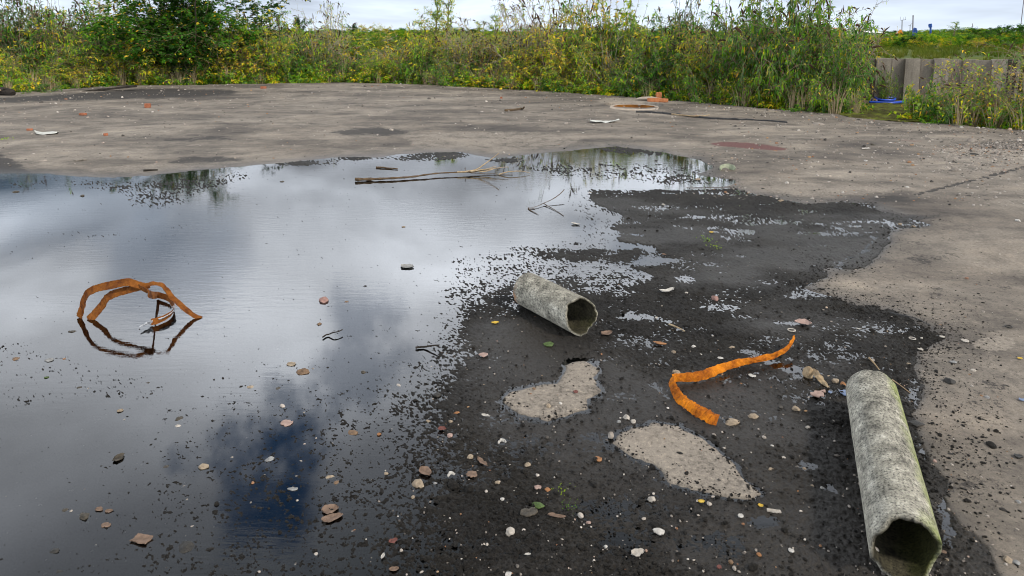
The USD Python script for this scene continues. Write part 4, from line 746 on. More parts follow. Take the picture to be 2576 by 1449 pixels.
obj('upper_band', ribbon(A_, up_(A_), [0.052, 0.05, 0.056, 0.058, 0.055, 0.045], seed=2, curl=0.10), 'rust_brown', t, smooth=40)
B_ = AT([(222, 806, YA - .02), (240, 788, YA - .01), (257, 766, YA), (270, 748, YA - 0.002), (292, 737, YA - 0.003), (322, 729, YA - 0.004), (350, 722, YA - 0.006), (378, 718, YA - 0.007)])
obj('arched_band', ribbon(B_, up_(B_), [0.068, 0.062, 0.058, 0.056, 0.052, 0.040], seed=5, curl=-0.10), 'rust_brown', t, smooth=40)
C_ = AT([(372, 719, YA - 0.007), (386, 713, YA - 0.007), (402, 714.5, YA - 0.006), (416, 726, YA - 0.004), (430, 744, YA - 0.003), (446, 759, YA - 0.002), (464, 776, YA), (484, 791, YA), (507, 802, YA)])
obj('thin_band', ribbon(C_, up_(C_), [0.034, 0.028, 0.030, 0.036, 0.034, 0.034, 0.036, 0.03], seed=9, rag=0.30), 'rust_brown', t, smooth=40)
D_ = AT([(350, 722, YA - 0.015), (372, 733, YA - 0.042)]); D2 = np.array([gp(u, v, 0.022) - b0 for u, v in ((396, 742), (418, 748), (432, 760), (437, 776), (428, 791), (404, 804), (380, 810))]); D_ = np.vstack([D_, D2])
obj('ground_band', ribbon(D_, np.array([[0, -.3, 1]] * 3 + [[0.3, 0.2, 1]] * 3 + [[0.2, 0.4, 1]] * 3), [0.055, 0.055, 0.045, 0.04, 0.045], seed=12), 'rust_brown', t, smooth=40)
E_ = np.array([gp(u, v, 0.03) - b0 for u, v in ((436, 770), (430, 786), (415, 797), (398, 803))]); obj('bare_patch', ribbon(E_, np.array([[1, -.5, .35]] * 4), [0.012, 0.03, 0.034, 0.012], seed=14, rag=0.5, n=40), 'metal_bare', t, smooth=40)
E2 = np.array([gp(u, v, 0.02) - b0 for u, v in ((392, 806), (376, 812), (362, 817), (352, 822))]); obj('torn_end', ribbon(E2, np.array([[0.3, -.5, .8]] * 4), [0.03, 0.035, 0.016, 0.004], seed=16, rag=0.6, n=40), 'metal_bare', t, smooth=40)
q = gp(1800, 960)
t = thing('orange_strap', 'bright orange rusted strap bent into a hook on the black sludge', 'metal strap', q)
U_ = [(1999, 847, .07), (1990, 864, .055), (1970, 884, .035), (1936, 898, .026), (1905, 905, .026), (1877, 909, .024), (1848, 916, .024), (1819, 925, .026), (1796, 934, .026), (1772, 943, .026), (1743, 949, .026), (1714, 949, .028), (1692, 952, .030)]
UP = np.array([gp(u, v, z) - q for u, v, z in U_])
obj('upright_length', ribbon(UP, np.array([[0.1, .3, 1.0]] * 4 + [[-0.1, .15, 1]] * 3 + [[0.2, .55, .9]] * 4 + [[0.1, .2, 1]] * 2), [0.028, 0.030, 0.036, 0.040, 0.034, 0.044, 0.046, 0.054, 0.056, 0.052, 0.05], seed=21, rag=0.20, curl=0.07, n=160), 'rust_orange', t, smooth=40)
LP_ = np.array([gp(u, v, z) - q for u, v, z in ((1692, 950, .032), (1690, 966, .028), (1699, 985, .024), (1712, 1002, .022), (1733, 1018, .022), (1758, 1034, .022), (1785, 1048, .020), (1806, 1057, .016))])
obj('flat_length', ribbon(LP_, np.array([[0.8, 0.1, .9]] * 2 + [[.8, .5, .55]] * 3 + [[.55, .9, .45]] * 3), [0.040, 0.044, 0.052, 0.060, 0.060, 0.064, 0.075, 0.07], seed=25, rag=0.20, curl=-0.12, n=150), 'rust_orange', t, smooth=40)

# ---------------------------------------------------------------- branches, sticks, hose
rough_mat('wood_wet', (0.030, 0.020, 0.012), (0.13, 0.085, 0.045), 30, 0.7, 0.4); rough_mat('wood_pale', (0.20, 0.14, 0.08), (0.42, 0.33, 0.21), 30, 0.85, 0.3); rough_mat('plastic_black', (0.012, 0.012, 0.014), (0.05, 0.05, 0.05), 20, 0.5, 0.1); rough_mat('wood_black', (0.008, 0.007, 0.006), (0.04, 0.032, 0.025), 12, 0.9, 0.6)
def PC(L, b): return np.array([at(u, v, gp(u, vc)[1]) for u, v, vc in L]) - b
b0 = gp(1030, 446)
t = thing('fallen_branch', 'bare forked branch lying in the far part of the puddle', 'branch', b0)
TR = spline(PC([(893, 451, 456), (925, 451, 455), (982, 448.5, 453), (1039, 444.5, 449), (1068, 440, 446), (1106, 435.5, 442), (1150, 433.5, 440), (1184, 431, 439)], b0), 40)
obj('stem', tube(TR, 0.66 * np.r_[np.full(6, 0.023), np.linspace(0.018, 0.014, 18), np.linspace(0.013, 0.008, 16)] * (1 + 0.18 * np.sin(np.arange(40) * 1.7)), 8), 'wood_wet', t, smooth=True)
for tw, r0, mt in (([(1150, 433, 440), (1195, 427, 438), (1225, 408, 434), (1254, 386, 432)], .0075, 'wood_pale'), ([(1182, 431, 439), (1215, 426, 438), (1248, 419.5, 436)], .006, 'wood_pale'), ([(1160, 433, 440), (1190, 432, 438), (1225, 427, 437), (1259, 421, 436)], .006, 'wood_pale'),
                   ([(1205, 433, 439), (1225, 430, 438), (1245, 424, 437), (1281, 419, 436)], .005, 'wood_pale'), ([(1170, 433, 439), (1220, 437.5, 439.5), (1290, 438.5, 440)], .0035, 'wood_wet'), ([(1255, 438, 440), (1290, 431, 439), (1312, 431, 438), (1334, 435, 438)], .005, 'wood_pale'),
                   ([(1172, 420, 439), (1171, 432, 439)], .003, 'wood_wet')):
    Q = spline(PC(tw, b0), 14); obj('twig', tube(Q + fbm(Q, 14, 3, 3)[:, None] * 0.02, np.linspace(r0, r0 * 0.4, 14) * 1.4, 5), mt, t, smooth=True)
def stick(name, L, r, m, label, cat='stick', z=0.012, n=16):
    P = spline(np.array([gp(u, v, z) if len(p) == 2 else gp(u, v, p[2]) for p in L for u, v in [p[:2]]]), n); b = P[0].copy(); k = tube(P - b + fbm(P, 9, 3, 5)[:, None] * r * 1.2, np.linspace(r, r * 0.6, n), 6); o = obj(name, k, m, smooth=True, loc=b); tag(o, label, cat); return o
b0 = gp(1373, 515); t = thing('forked_twig', 'thin forked twig in the shallow water below the bare branch', 'twig', b0)
for L in ([(1419, 477, .07), (1390, 501, .03), (1368, 511, .015), (1348, 520, .01), (1328, 525, .005)], [(1368, 512, .012), (1385, 522, .006), (1402, 532, .004), (1418, 543, .003)], [(1328, 523, .006), (1347, 524.5, .006)], [(1330, 526, .004), (1342, 533, .004), (1354, 539, .004)]):
    Q = spline(np.array([gp(*p) for p in L]) - b0, 12); obj('twig', tube(Q, np.linspace(.0042, .002, 12), 5), 'wood_wet', t, smooth=True)
stick('plastic_pipe', [(1600, 281.5), (1640, 282.5), (1690, 287), (1750, 294), (1815, 299), (1880, 301), (1935, 304), (1980, 308)], .028, 'plastic_black', 'long thin black pipe lying across the slab in front of the hole', 'pipe', .03, 30)
stick('cane', [(1690, 286.5), (1720, 290), (1755, 292), (1785, 288.5)], .014, 'wood_pale', 'pale cane crossing the long thin black pipe', 'cane', .05)
stick('stick', [(1270, 278), (1290, 276.5), (1312, 273), (1318, 270, .08)], .028, 'wood_wet', 'short dark stick on the slab left of the hole', 'stick', .03)
stick('stick', [(946, 421), (974, 423), (1000, 425)], .010, 'wood_wet', 'thin stick in the water above the thick end of the bare branch', 'stick', .006)
stick('stick', [(1683, 815), (1703, 823), (1722, 834)], .0045, 'wood_pale', 'thin straw coloured stick on the sludge right of the short pipe', 'stick')
stick('wire', [(2240, 786), (2262, 792), (2285, 796), (2310, 803), (2338, 818)], .003, 'plastic_black', 'thin black wire at the edge of the sludge at the right', 'wire', .014)
stick('stem', [(2186, 901, .10), (2200, 916, .06), (2212, 930, .03)], .004, 'wood_pale', 'reddish dry stem sticking up behind the far end of the long pipe', 'stem', .02)
stick('stem', [(2245, 955, .10), (2268, 972, .05), (2290, 988, .02)], .0025, 'wood_pale', 'thin dry stem leaning on the right side of the long pipe', 'stem', .02)
stick('twig', [(812, 848), (826, 841), (840, 836, .02), (862, 829, .02)], .004, 'wood_black', 'crooked black twig in the puddle left of the short pipe', 'twig', .008)
stick('twig', [(1046, 874), (1064, 872), (1086, 869, .02), (1105, 868, .03)], .005, 'wood_black', 'dark ragged twig in the water at the edge of the sludge', 'twig', .008)
stick('slat', [(360, 429.5), (382, 428), (397, 427)], .012, 'wood_black', 'flat dark sliver on the dry shore at the left', 'slat', .012)
b0 = gp(2225, 246, -.02)
t = thing('blue_hose', 'bright blue hose lying in loops at the foot of the concrete wall', 'hose', b0); mat('hose_blue', {'p': ('principled_bsdf', {'base_color': (0.012, 0.055, 0.38), 'roughness': 0.4})}, [])
for L in ([(2212, 232.5), (2244, 235), (2268, 238), (2288, 240.5)], [(2203, 237), (2222, 240), (2242, 243.5), (2251, 247.5), (2237, 252), (2215, 251.5), (2203, 247), (2204, 243), (2225, 246), (2246, 246)], [(2186, 256.5), (2210, 257.5), (2240, 258.5), (2262, 257), (2278, 255)], [(2206, 252), (2190, 250), (2187, 246), (2199, 241)]):
    Q = spline(np.array([gp(u, v, 0.0) for u, v in L]) - b0, 40); obj('loop', tube(Q, 0.026, 7), 'hose_blue', t, smooth=True)

# ---------------------------------------------------------------- concrete wall
def damp_concrete(name, c, k):
    N = {'g': ('geometry', {}), 'mp': ('mapping', {'scale': (3.0, 3.0, 0.5)}), 'n': ('noise_texture', {'scale': 1.6, 'detail': 7.0, 'roughness': 0.65}), 'n2': ('noise_texture', {'scale': 45, 'detail': 4.0, 'roughness': 0.7}),
         'r': ('rgb_ramp', {'ramp': [(0.30, tuple(np.array(c) * 0.30)), (0.45, tuple(np.array(c) * 0.75)), (0.62, c)]}), 'r2': ('rgb_ramp', {'ramp': [(0.3, (0.7, 0.7, 0.7)), (0.7, (1.2, 1.2, 1.2))]}), 'm': ('mix_color', {'blend_type': 'multiply', 'fac': 0.8, 'use_clamp': False}), 'bp': ('bump', {'strength': 0.5, 'distance': 0.01}), 'p': ('principled_bsdf', {'roughness': 0.9, 'specular_ior_level': 0.2})}
    mat(name, N, [('g.position', 'mp.vector'), ('mp.vector', 'n.vector'), ('g.position', 'n2.vector'), ('n.fac', 'r.fac'), ('n2.fac', 'r2.fac'), ('r.color', 'm.a'), ('r2.color', 'm.b'), ('m.result', 'p.base_color'), ('n2.fac', 'bp.height'), ('bp.normal', 'p.normal')])
damp_concrete('wall_front', (0.31, 0.275, 0.23), 1); damp_concrete('wall_back', (0.255, 0.225, 0.19), 1); damp_concrete('wall_damp', (0.05, 0.045, 0.035), 1)
yaw = math.atan2(wdir[1], wdir[0]); t = thing('retaining_wall', 'low grey concrete wall of upright panels holding up the grass field at the right', 'wall', WL, yaw); LW = np.linalg.norm((WR - WL)[:2])
def s_at(u):
    d = ray(u, 240)[:2]; A = np.array([d, -wdir]).T; k = np.linalg.solve(A, WL[:2]); return k[1]
obj('footing', boxm(0, LW, 0.06, 0.22, -0.4, PLAT - 0.05), 'wall_damp', t)
us_ = 2269 - 72 * 5; rngw = np.random.default_rng(4)
while us_ < 2520:
    a, b, c, e = s_at(us_), s_at(us_ + 37), s_at(us_ + 39.5), s_at(us_ + 71.9)
    if a > 0.1 and e < LW + 0.3:
        tp = PLAT + 0.045 + rngw.uniform(-.008, .008); V = np.array([(a, -0.10, tp), (b, -0.10, tp), (b, 0.055, tp), (a, 0.055, tp), (a, -0.13, -.3), (b, -0.13, -.3), (b, 0.055, -.3), (a, 0.055, -.3)], float)
        hx = trimesh.convex.convex_hull(V); obj('pier', (np.array(hx.vertices), np.array(hx.faces)), 'wall_front', t)
        obj('panel', boxm(c, e, -0.03, 0.057, -.3, tp - 0.012), 'wall_back', t)
    us_ += 72
obj('end_post', boxm(LW - 0.12, LW + 0.12, -0.05, 0.25, -.3, PLAT + 0.05), 'wall_damp', t)

# ---------------------------------------------------------------- things far behind
rough_mat('white_sheet', (0.55, 0.56, 0.55), (0.72, 0.73, 0.72), 3, 0.6, 0.1); rough_mat('steel_grey', (0.16, 0.17, 0.19), (0.26, 0.27, 0.29), 3, 0.6, 0.1); rough_mat('paint_orange', (0.42, 0.15, 0.015), (0.60, 0.24, 0.02), 4, 0.6, 0.1); rough_mat('paint_blue', (0.01, 0.03, 0.13), (0.03, 0.10, 0.38), 3, 0.5, 0.1); rough_mat('pole_dark', (0.05, 0.035, 0.03), (0.10, 0.07, 0.06), 3, 0.8, 0.1); rough_mat('brick_far', (0.28, 0.11, 0.05), (0.42, 0.18, 0.09), 8, 0.9, 0.1)
def far(name, Y, label, cat, parts):
    """parts: (name, polyline of pixels, thickness in pixels, material)"""
    b = at(parts[0][1][0][0], parts[0][1][0][1], Y); t = thing(name, label, cat, b)
    for pn, L, wpx, m in parts:
        P = np.array([at(u, v, Y) for u, v in L]) - b; r = wpx / 2 / ppm(b); obj(pn, tube(P, r if np.ndim(r) == 0 else np.asarray(r), 8), m, t)
far('antenna_mast', 60, 'grey antenna mast with upright prongs on its crossbar, behind the field', 'mast', [('pole', [(2268, 95), (2269.6, 50)], 2.4, 'steel_grey'), ('crossbar', [(2265.5, 51), (2279, 49.5)], 1.2, 'steel_grey'), ('prong', [(2266, 51), (2266, 42)], .8, 'steel_grey'), ('prong', [(2278.6, 50), (2278.6, 42)], .8, 'steel_grey'), ('prong', [(2273.5, 50), (2273.5, 44)], .7, 'steel_grey')])
far('utility_pole', 62, 'tall dark wooden pole right of the antenna mast', 'pole', [('post', [(2295.5, 95), (2297, 39)], 2.6, 'pole_dark'), ('cap', [(2297, 41), (2297, 38.6)], 3.4, 'pole_dark')])
far('lamp_post', 61, 'thin grey lamp post with a bent arm left of the tall dark pole', 'lamp post', [('post', [(2288.5, 95), (2289.5, 66), (2291, 62)], 1.4, 'steel_grey'), ('arm', [(2290.5, 63.5), (2285.5, 64)], 1.3, 'steel_grey'), ('bracket', [(2291, 62), (2294.5, 58.5)], .9, 'steel_grey')])
far('marker_post', 52, 'thin white post in front of the orange digger arm', 'post', [('post', [(2256, 98), (2257.5, 68)], 1.5, 'white_sheet'), ('cap', [(2257.5, 68), (2257.6, 65.8)], 2.6, 'white_sheet')])
far('digger_arm', 54, 'bent orange arm of a digger showing above the bushes', 'digger', [('stick', [(2239, 92), (2250, 87), (2259, 82)], 3.4, 'paint_orange'), ('boom', [(2258, 84), (2265.5, 78), (2268, 86), (2268, 96)], 7.5, 'paint_orange'), ('tip', [(2262.5, 80), (2265, 74.8)], 4.2, 'paint_orange')])
far('blue_column', 58, 'tall blue machine column with a thick head, right of the poles', 'machine', [('column', [(2341, 98), (2341, 66)], 4.6, 'paint_blue'), ('head', [(2340.5, 69), (2340, 60)], 8, 'paint_blue'), ('knob', [(2337, 66), (2337, 63.5)], 4, 'paint_blue')])
far('blue_drum', 58, 'rounded blue machine part beside the tall dark pole', 'machine', [('shell', [(2300, 90), (2299, 84), (2301, 75), (2303, 71)], 8.5, 'paint_blue'), ('guard', [(2305, 84), (2306, 75)], 4, 'paint_blue')])
far('utility_pole', 70, 'small leaning pole beyond the field at the right', 'pole', [('post', [(2444, 92), (2446.5, 59)], 1.4, 'pole_dark'), ('crossarm', [(2443.5, 66), (2449, 65.4)], 1.0, 'pole_dark')])
far('radio_mast', 75, 'very tall thin mast at the right edge of the frame', 'mast', [('pole', [(2565, 90), (2577, -14)], 1.5, 'pole_dark'), ('stub', [(2568.5, 60), (2571.5, 59.5)], 1.2, 'pole_dark')])
def hut(name, u0, u1, vt, ve, vb, Y, depth, wallm, roofm, label):
    a, c = at(u0, ve, Y), at(u1, ve, Y); top, bot = at(u0, vt, Y + depth)[2], 0.5; x0, x1 = a[0], c[0]; t = thing(name, label, 'building', (x0, Y, bot)); W, h = x1 - x0, a[2] - bot
    obj('wall', boxm(0, W, 0, depth * 2, 0, h), wallm, t); r = h - 0.02; V = np.array([(-.2, -.2, r), (W + .2, -.2, r), (W + .2, depth, top - bot), (-.2, depth, top - bot), (-.2, 2 * depth + .2, r), (W + .2, 2 * depth + .2, r)]); Fq = np.array([[0, 1, 2], [0, 2, 3], [3, 2, 5], [3, 5, 4]])
    V2 = V + [0, 0, .08]; obj('roof', (np.vstack([V, V2]), np.vstack([Fq[:, ::-1], Fq + 6, [[0, 6, 7], [0, 7, 1], [4, 5, 11], [4, 11, 10], [0, 3, 9], [0, 9, 6], [3, 4, 10], [3, 10, 9], [1, 7, 8], [1, 8, 2], [2, 8, 11], [2, 11, 5]]])), roofm, t)
    obj('eave', boxm(-.2, W + .2, -.26, -.205, r - .08, r + .06), roofm, t)
hut('low_shed', 2105, 2247, 75, 92, 96, 66, 5.0, 'wall_back', 'white_sheet', 'long low shed with a white roof beyond the field')
hut('brick_hut', 2086, 2136, 71, 77, 92, 82, 3.0, 'brick_far', 'brick_far', 'orange brick hut glimpsed through the biggest green bush')

# ---------------------------------------------------------------- hole, blocks, bricks, planks, scraps
rough_mat('clay', (0.26, 0.085, 0.030), (0.46, 0.19, 0.085), 18, 0.9, 0.4); rough_mat('brick_red', (0.20, 0.065, 0.032), (0.36, 0.14, 0.075), 20, 0.9, 0.5); rough_mat('rust_dark', (0.10, 0.038, 0.008), (0.30, 0.115, 0.015), 6, 0.9, 0.4); rough_mat('sand', (0.28, 0.23, 0.18), (0.42, 0.36, 0.30), 9, 0.95, 0.6)
hc = gp(1596, 267, .045); t = thing('manhole', 'round open hole with rusty sides sunk into the far right of the slab', 'hole', (hc[0], hc[1], 0))
g = np.linspace(0, 2 * PI, 41)[:-1]
def ringm(r0, r1, z0, z1):
    V = np.vstack([np.c_[r * np.cos(g), r * np.sin(g), np.full(40, z)] for r, z in ((r0, z0), (r1, z1))]); j = np.arange(40); k = (j + 1) % 40; return V, np.vstack([np.c_[j, k, k + 40], np.c_[j, k + 40, j + 40]])
zt = float(slab_height(np.array([hc[:2]]), np.array([1596.]), np.array([267.]))[0])
obj('shaft', ringm(.415, .415, zt - .22, zt + .012), 'rust_dark', t, smooth=True); obj('rim', join([ringm(.41, .47, zt + .014, zt + .018), ringm(.47, .56, zt + .018, zt - .02)]), 'sand', t, smooth=True); obj('bottom', join([ringm(0.001, .42, zt - .2, zt - .2)]), 'rust_dark', t)
def rocky(seed, sx, sy, sz, sub=2, amp=0.28, flat=0.3):
    m = trimesh.creation.icosphere(subdivisions=sub); V = np.array(m.vertices); r = 1 + (meshkit.fbm(V * 1.1 + seed * 3.7, 3, seed) - .5) * 2 * amp; V = V * r[:, None]
    rg = np.random.default_rng(seed)
    for _ in range(11):
        d = unit(rg.normal(0, 1, 3)); o = 0.62 + 0.28 * rg.random(); k = V @ d; V = V - np.clip(k - o, 0, None)[:, None] * d * 0.85
    V *= [sx / 2, sy / 2, sz / 2]; V[:, 2] = np.maximum(V[:, 2], -sz / 2 * (1 - flat)); V[:, 2] -= V[:, 2].min(); return V, np.array(m.faces)
def slab_z(p): 
    u, v = proj(p); return float(slab_height(np.array([p[:2]]), np.array([u]), np.array([v]))[0])
def brickm(seed, a, b, c):
    m = trimesh.creation.box((a, b, c)); m = m.subdivide().subdivide(); V = np.array(m.vertices); V = V * (1 - 0.05 * (np.abs(V / [a / 2, b / 2, c / 2]) > .99).sum(1, keepdims=True) * (np.abs(V / [a / 2, b / 2, c / 2]) > .99).sum(1, keepdims=True) / 3.0); V += fbm(V + seed, 22, 3, seed)[:, None] * 0.012; V[:, 2] += c / 2; return V, np.array(m.faces)
def drop(name, u, v, mesh, m, label, cat, rz=0, z=None, group=None, smooth=30, tilt=(0, 0)):
    p = gp(u, v, 0.02); zz = slab_z(p) if z is None else z; p = gp(u, v, zz); o = obj(name, mesh, m, smooth=smooth, loc=p, rot=(tilt[0], tilt[1], rz)); tag(o, label, cat, group); return o
BSC = .58
for i, (u, v, a, b, c, rz, m, lab) in enumerate([(372, 271, .20, .11, .15, .3, 'brick_red', 'upright broken red brick on the slab at the upper left, beside the dark stain'), (209, 290, .21, .11, .075, -.2, 'brick_red', 'red brick with moss beside it on the slab at the upper left'), (75, 328, .15, .10, .05, .5, 'brick_red', 'flat orange brick piece left of the white curled scrap'),
      (663, 223, .26, .12, .11, .1, 'brick_red', 'red brick at the hedge below the golden bush'), (1645, 257, .34, .20, .11, .15, 'clay', 'flat orange clay block in front of the upright one behind the hole'), (1657, 252, .15, .12, .22, .1, 'clay', 'upright orange clay block behind the hole in the slab'), (1668, 257, .26, .18, .10, -.1, 'clay', 'right hand orange clay block behind the hole in the slab'), (1622, 249, .22, .14, .06, .4, 'clay', 'broken orange clay slab left of the blocks behind the hole'), (266, 341, .10, .08, .06, .8, 'brick_red', 'tiny brown brick lump right of the white curled scrap'), (1261, 248, .09, .07, .07, 0, 'brick_red', 'small red brick chip on the slab before the big brown bush')]):
    drop('brick' if 'brick' in m else 'clay_block', u, v, brickm(i, a * BSC, b * BSC, c * BSC) if 'brick' in m else brickm(i, a * .8, b * .8, c * .8), m, lab, 'brick' if 'brick' in m else 'block', rz)
drop('sand_heap', 1634, 252, rocky(5, .6, .4, .09, 3, .2), 'sand', 'small heap of pale sand among the orange blocks', 'sand')
t = drop('plank', 277, 226, boxm(-.62, .62, -.06, .06, 0, .05), 'wood_black', 'black charred plank lying at the edge of the hedge at the left', 'plank', .15, z=.05, tilt=(0, -.10))
b0 = gp(16, 240, .02); t = thing('charred_log', 'black charred log with a pale broken end at the left edge', 'log', b0, scale=(.62, .62, .62))
obj('trunk', tube(np.array([(-.75, .2, .13), (-.2, .1, .16), (.25, -.05, .12), (.33, -.1, .07)]), [.14, .16, .13, .10], 9), 'wood_black', t, smooth=40); obj('stub', tube(np.array([(-.1, .05, .2), (.05, -.12, .28)]), [.07, .04], 7), 'wood_black', t); obj('broken_end', rocky(3, .35, .12, .1), 'wood_pale', t, loc=(-.25, -.1, .17))
rough_mat('scrap_white', (0.30, 0.305, 0.28), (0.54, 0.55, 0.52), 14, 0.7, 0.2); rough_mat('scrap_green', (0.16, 0.19, 0.12), (0.34, 0.36, 0.26), 12, 0.7, 0.2)
def sheet(seed, a, b, lift=0.06, shape='ragged', n=13, curl=0.0, thick=0.003):
    """a thin crumpled piece: ragged flake, leaf or feather"""
    x, y = np.meshgrid(np.linspace(-.5, .5, n), np.linspace(-.5, .5, 9)); w = {'ragged': np.clip(1.05 - np.abs(x * 2) ** 3 * 0.7, .1, 1), 'leaf': np.sqrt(np.clip(1 - (x * 2) ** 2, 0.003, 1)) * (1 - .35 * x), 'strip': np.ones_like(x)}[shape]
    p = np.c_[x.ravel(), y.ravel(), 0 * x.ravel()]; nz = fbm(p + seed * 1.7, 2.6, 3, seed); w = w.ravel() * (1 + (1.1 if shape == 'ragged' else .7 if shape == 'leaf' else .3) * fbm(np.c_[p[:, 0], np.sign(p[:, 1]), 0 * nz] + seed, 5.0, 3, seed + 4))
    V = np.c_[p[:, 0] * a * (1 + .3 * fbm(np.c_[p[:, 1], np.sign(p[:, 0]), 0 * nz] + seed, 4, 2, seed + 7)), p[:, 1] * b * w, nz * lift * 2 + curl * (p[:, 1] * 2) ** 2 * b + abs(lift) * .5 * (np.abs(p[:, 0]) * 2) ** 2]
    f = grid_faces(9, n)[:, ::-1]; k = len(V); V = np.vstack([V, V - [0, 0, thick]]); e = np.r_[np.arange(n), np.arange(1, 9) * n + n - 1, 8 * n + np.arange(n - 2, -1, -1), np.arange(7, 0, -1) * n]; e2 = np.roll(e, -1)
    V[:, 2] -= V[:, 2].min(); return V, np.vstack([f, f[:, ::-1] + k, np.c_[e, e + k, e2], np.c_[e2, e + k, e2 + k]])
drop('white_scrap', 1520, 308, sheet(1, .50, .22, .05), 'scrap_white', 'bent white sheet scrap on the slab in front of the hole', 'scrap', .1)
drop('white_scrap', 118, 337, sheet(2, .36, .16, .05), 'scrap_white', 'curled white scrap on the slab at the far left', 'scrap', -.1)
drop('tile_sherd', 1830, 429, tuple(ribbon(np.array([(-.075, 0, .0), (-.05, .05, .03), (0, .07, .04), (.05, .05, .03), (.075, 0, .0)]), np.array([[0, .2, 1.]] * 5), [.07, .05, .06, .09, .11], .008, 40, .2, 3)), 'scrap_green', 'curved pale green pipe sherd standing on the dry slab right of the puddle', 'sherd', 0)
drop('plank_end', 1238, 158, boxm(-.26, .26, -.06, .06, 0, .09), 'twig_pale', 'broken pale timber end sticking out of the rubble heap', 'timber', -.5, z=.55, tilt=(0, .5))
drop('flat_stone', 202, 404, rocky(41, .16, .09, .025), 'wall_back', 'flat grey stone on the dry shore at the left', 'stone')
# rubble heap and moss at the hedge
rng = np.random.default_rng(9); n = 150; th = rng.uniform(0, 6.3, n); rr = rng.uniform(0, 1.9, n) ** .9; X = RUB[0] + .5 + rr * np.cos(th) * 1.3; Yr = RUB[1] + 1.4 + rr * np.sin(th) * .8; okr = slab_out(np.c_[X, Yr]) > .15; X, Yr = X[okr], Yr[okr]; n = len(X)
instancer('rubble_heap', [('rubble', rocky(61, .26, .2, .16), 'sand', None), ('brick_piece', brickm(3, .2, .1, .08), 'clay', None), ('grey_lump', rocky(62, .22, .24, .15), 'wall_front', None)], None, np.c_[X, Yr, ground_z(X, Yr) - .03], rng.uniform(0, 6.3, n), rng.uniform(.5, 1.3, n), rng.choice(3, n, p=[.4, .3, .3]), 'heap of broken bricks and stones among the weeds', 'rubble', tilt=rng.normal(0, .5, (n, 2)))
P = np.array([gp(u, v, 0)[:2] for u, v in ((2110, 292), (2150, 268), (2210, 256), (2300, 262), (2330, 285), (2310, 312), (2250, 306), (2180, 300))]); xx, yy = np.meshgrid(np.linspace(P[:, 0].min(), P[:, 0].max(), 50), np.linspace(P[:, 1].min(), P[:, 1].max(), 60)); mp = shapely.Polygon(P)
pts = np.c_[xx.ravel(), yy.ravel()]; pts3 = np.c_[pts, 0 * pts[:, 0]]; din = np.where(shapely.contains(mp, shapely.points(pts)), 1, -1) * shapely.distance(mp.exterior, shapely.points(pts)); zz = np.maximum(ground_z(pts[:, 0], pts[:, 1]), np.where(slab_out(pts) < .1, .045, -9)) + np.clip(din, -.3, .25) * .12 + fbm(pts3, 7, 4, 3) * .06 + .012
f = grid_faces(60, 50)[:, ::-1]; f = f[(din[f] > -.25).all(1)]
ix, f = np.unique(f, return_inverse=True); tag(obj('moss', (np.c_[pts, zz][ix], f.reshape(-1, 3)), 'moss', smooth=True), 'yellow green moss and dark soil in the gap before the concrete wall', 'moss', kind='stuff')
# ---------------------------------------------------------------- stones, leaves and litter
STONE = {'tan': ((0.15, 0.115, 0.08), (0.38, 0.31, 0.225)), 'pale': ((0.26, 0.235, 0.20), (0.48, 0.44, 0.39)), 'grey': ((0.14, 0.14, 0.14), (0.32, 0.32, 0.31)), 'brown': ((0.07, 0.045, 0.028), (0.24, 0.15, 0.085)), 'dark': ((0.018, 0.016, 0.012), (0.085, 0.07, 0.05)), 'orange': ((0.19, 0.085, 0.035), (0.36, 0.18, 0.08)),
         'pink': ((0.17, 0.095, 0.08), (0.34, 0.21, 0.18)), 'black': ((0.010, 0.010, 0.010), (0.04, 0.036, 0.03)), 'white': ((0.30, 0.285, 0.26), (0.56, 0.54, 0.50)), 'leafb': ((0.09, 0.060, 0.042), (0.23, 0.155, 0.112)), 'bluep': ((0.10, 0.14, 0.24), (0.22, 0.28, 0.40)), 'redp': ((0.10, 0.036, 0.03), (0.18, 0.07, 0.055)), 'yellow': ((0.42, 0.26, 0.03), (0.62, 0.45, 0.08)), 'greenp': ((0.03, 0.055, 0.012), (0.10, 0.15, 0.05)), 'pinkp': ((0.23, 0.155, 0.13), (0.39, 0.28, 0.24))}
for k, (a, b) in STONE.items(): rough_mat('piece_' + k, a, b, 45, 0.75 if k not in ('dark', 'black', 'brown') else 0.5, 0.5, 120, 0.3)
def surf(u, v):
    p = gp(u, v, 0); uv = (np.array([u]), np.array([v])); s = float(sludge_mean(*uv)[0] + samp(NEG, *uv)[0]) * .001; return max(s, slab_z(p), -0.004)
CL = {'tan': 'tan', 'pale': 'pale', 'grey': 'grey', 'brown': 'brown', 'dark': 'dark', 'orange': 'orange', 'pink': 'pink', 'black': 'black', 'white': 'white', 'leafb': 'brown', 'bluep': 'blue', 'redp': 'red', 'yellow': 'yellow', 'greenp': 'green', 'pinkp': 'pale pink'}
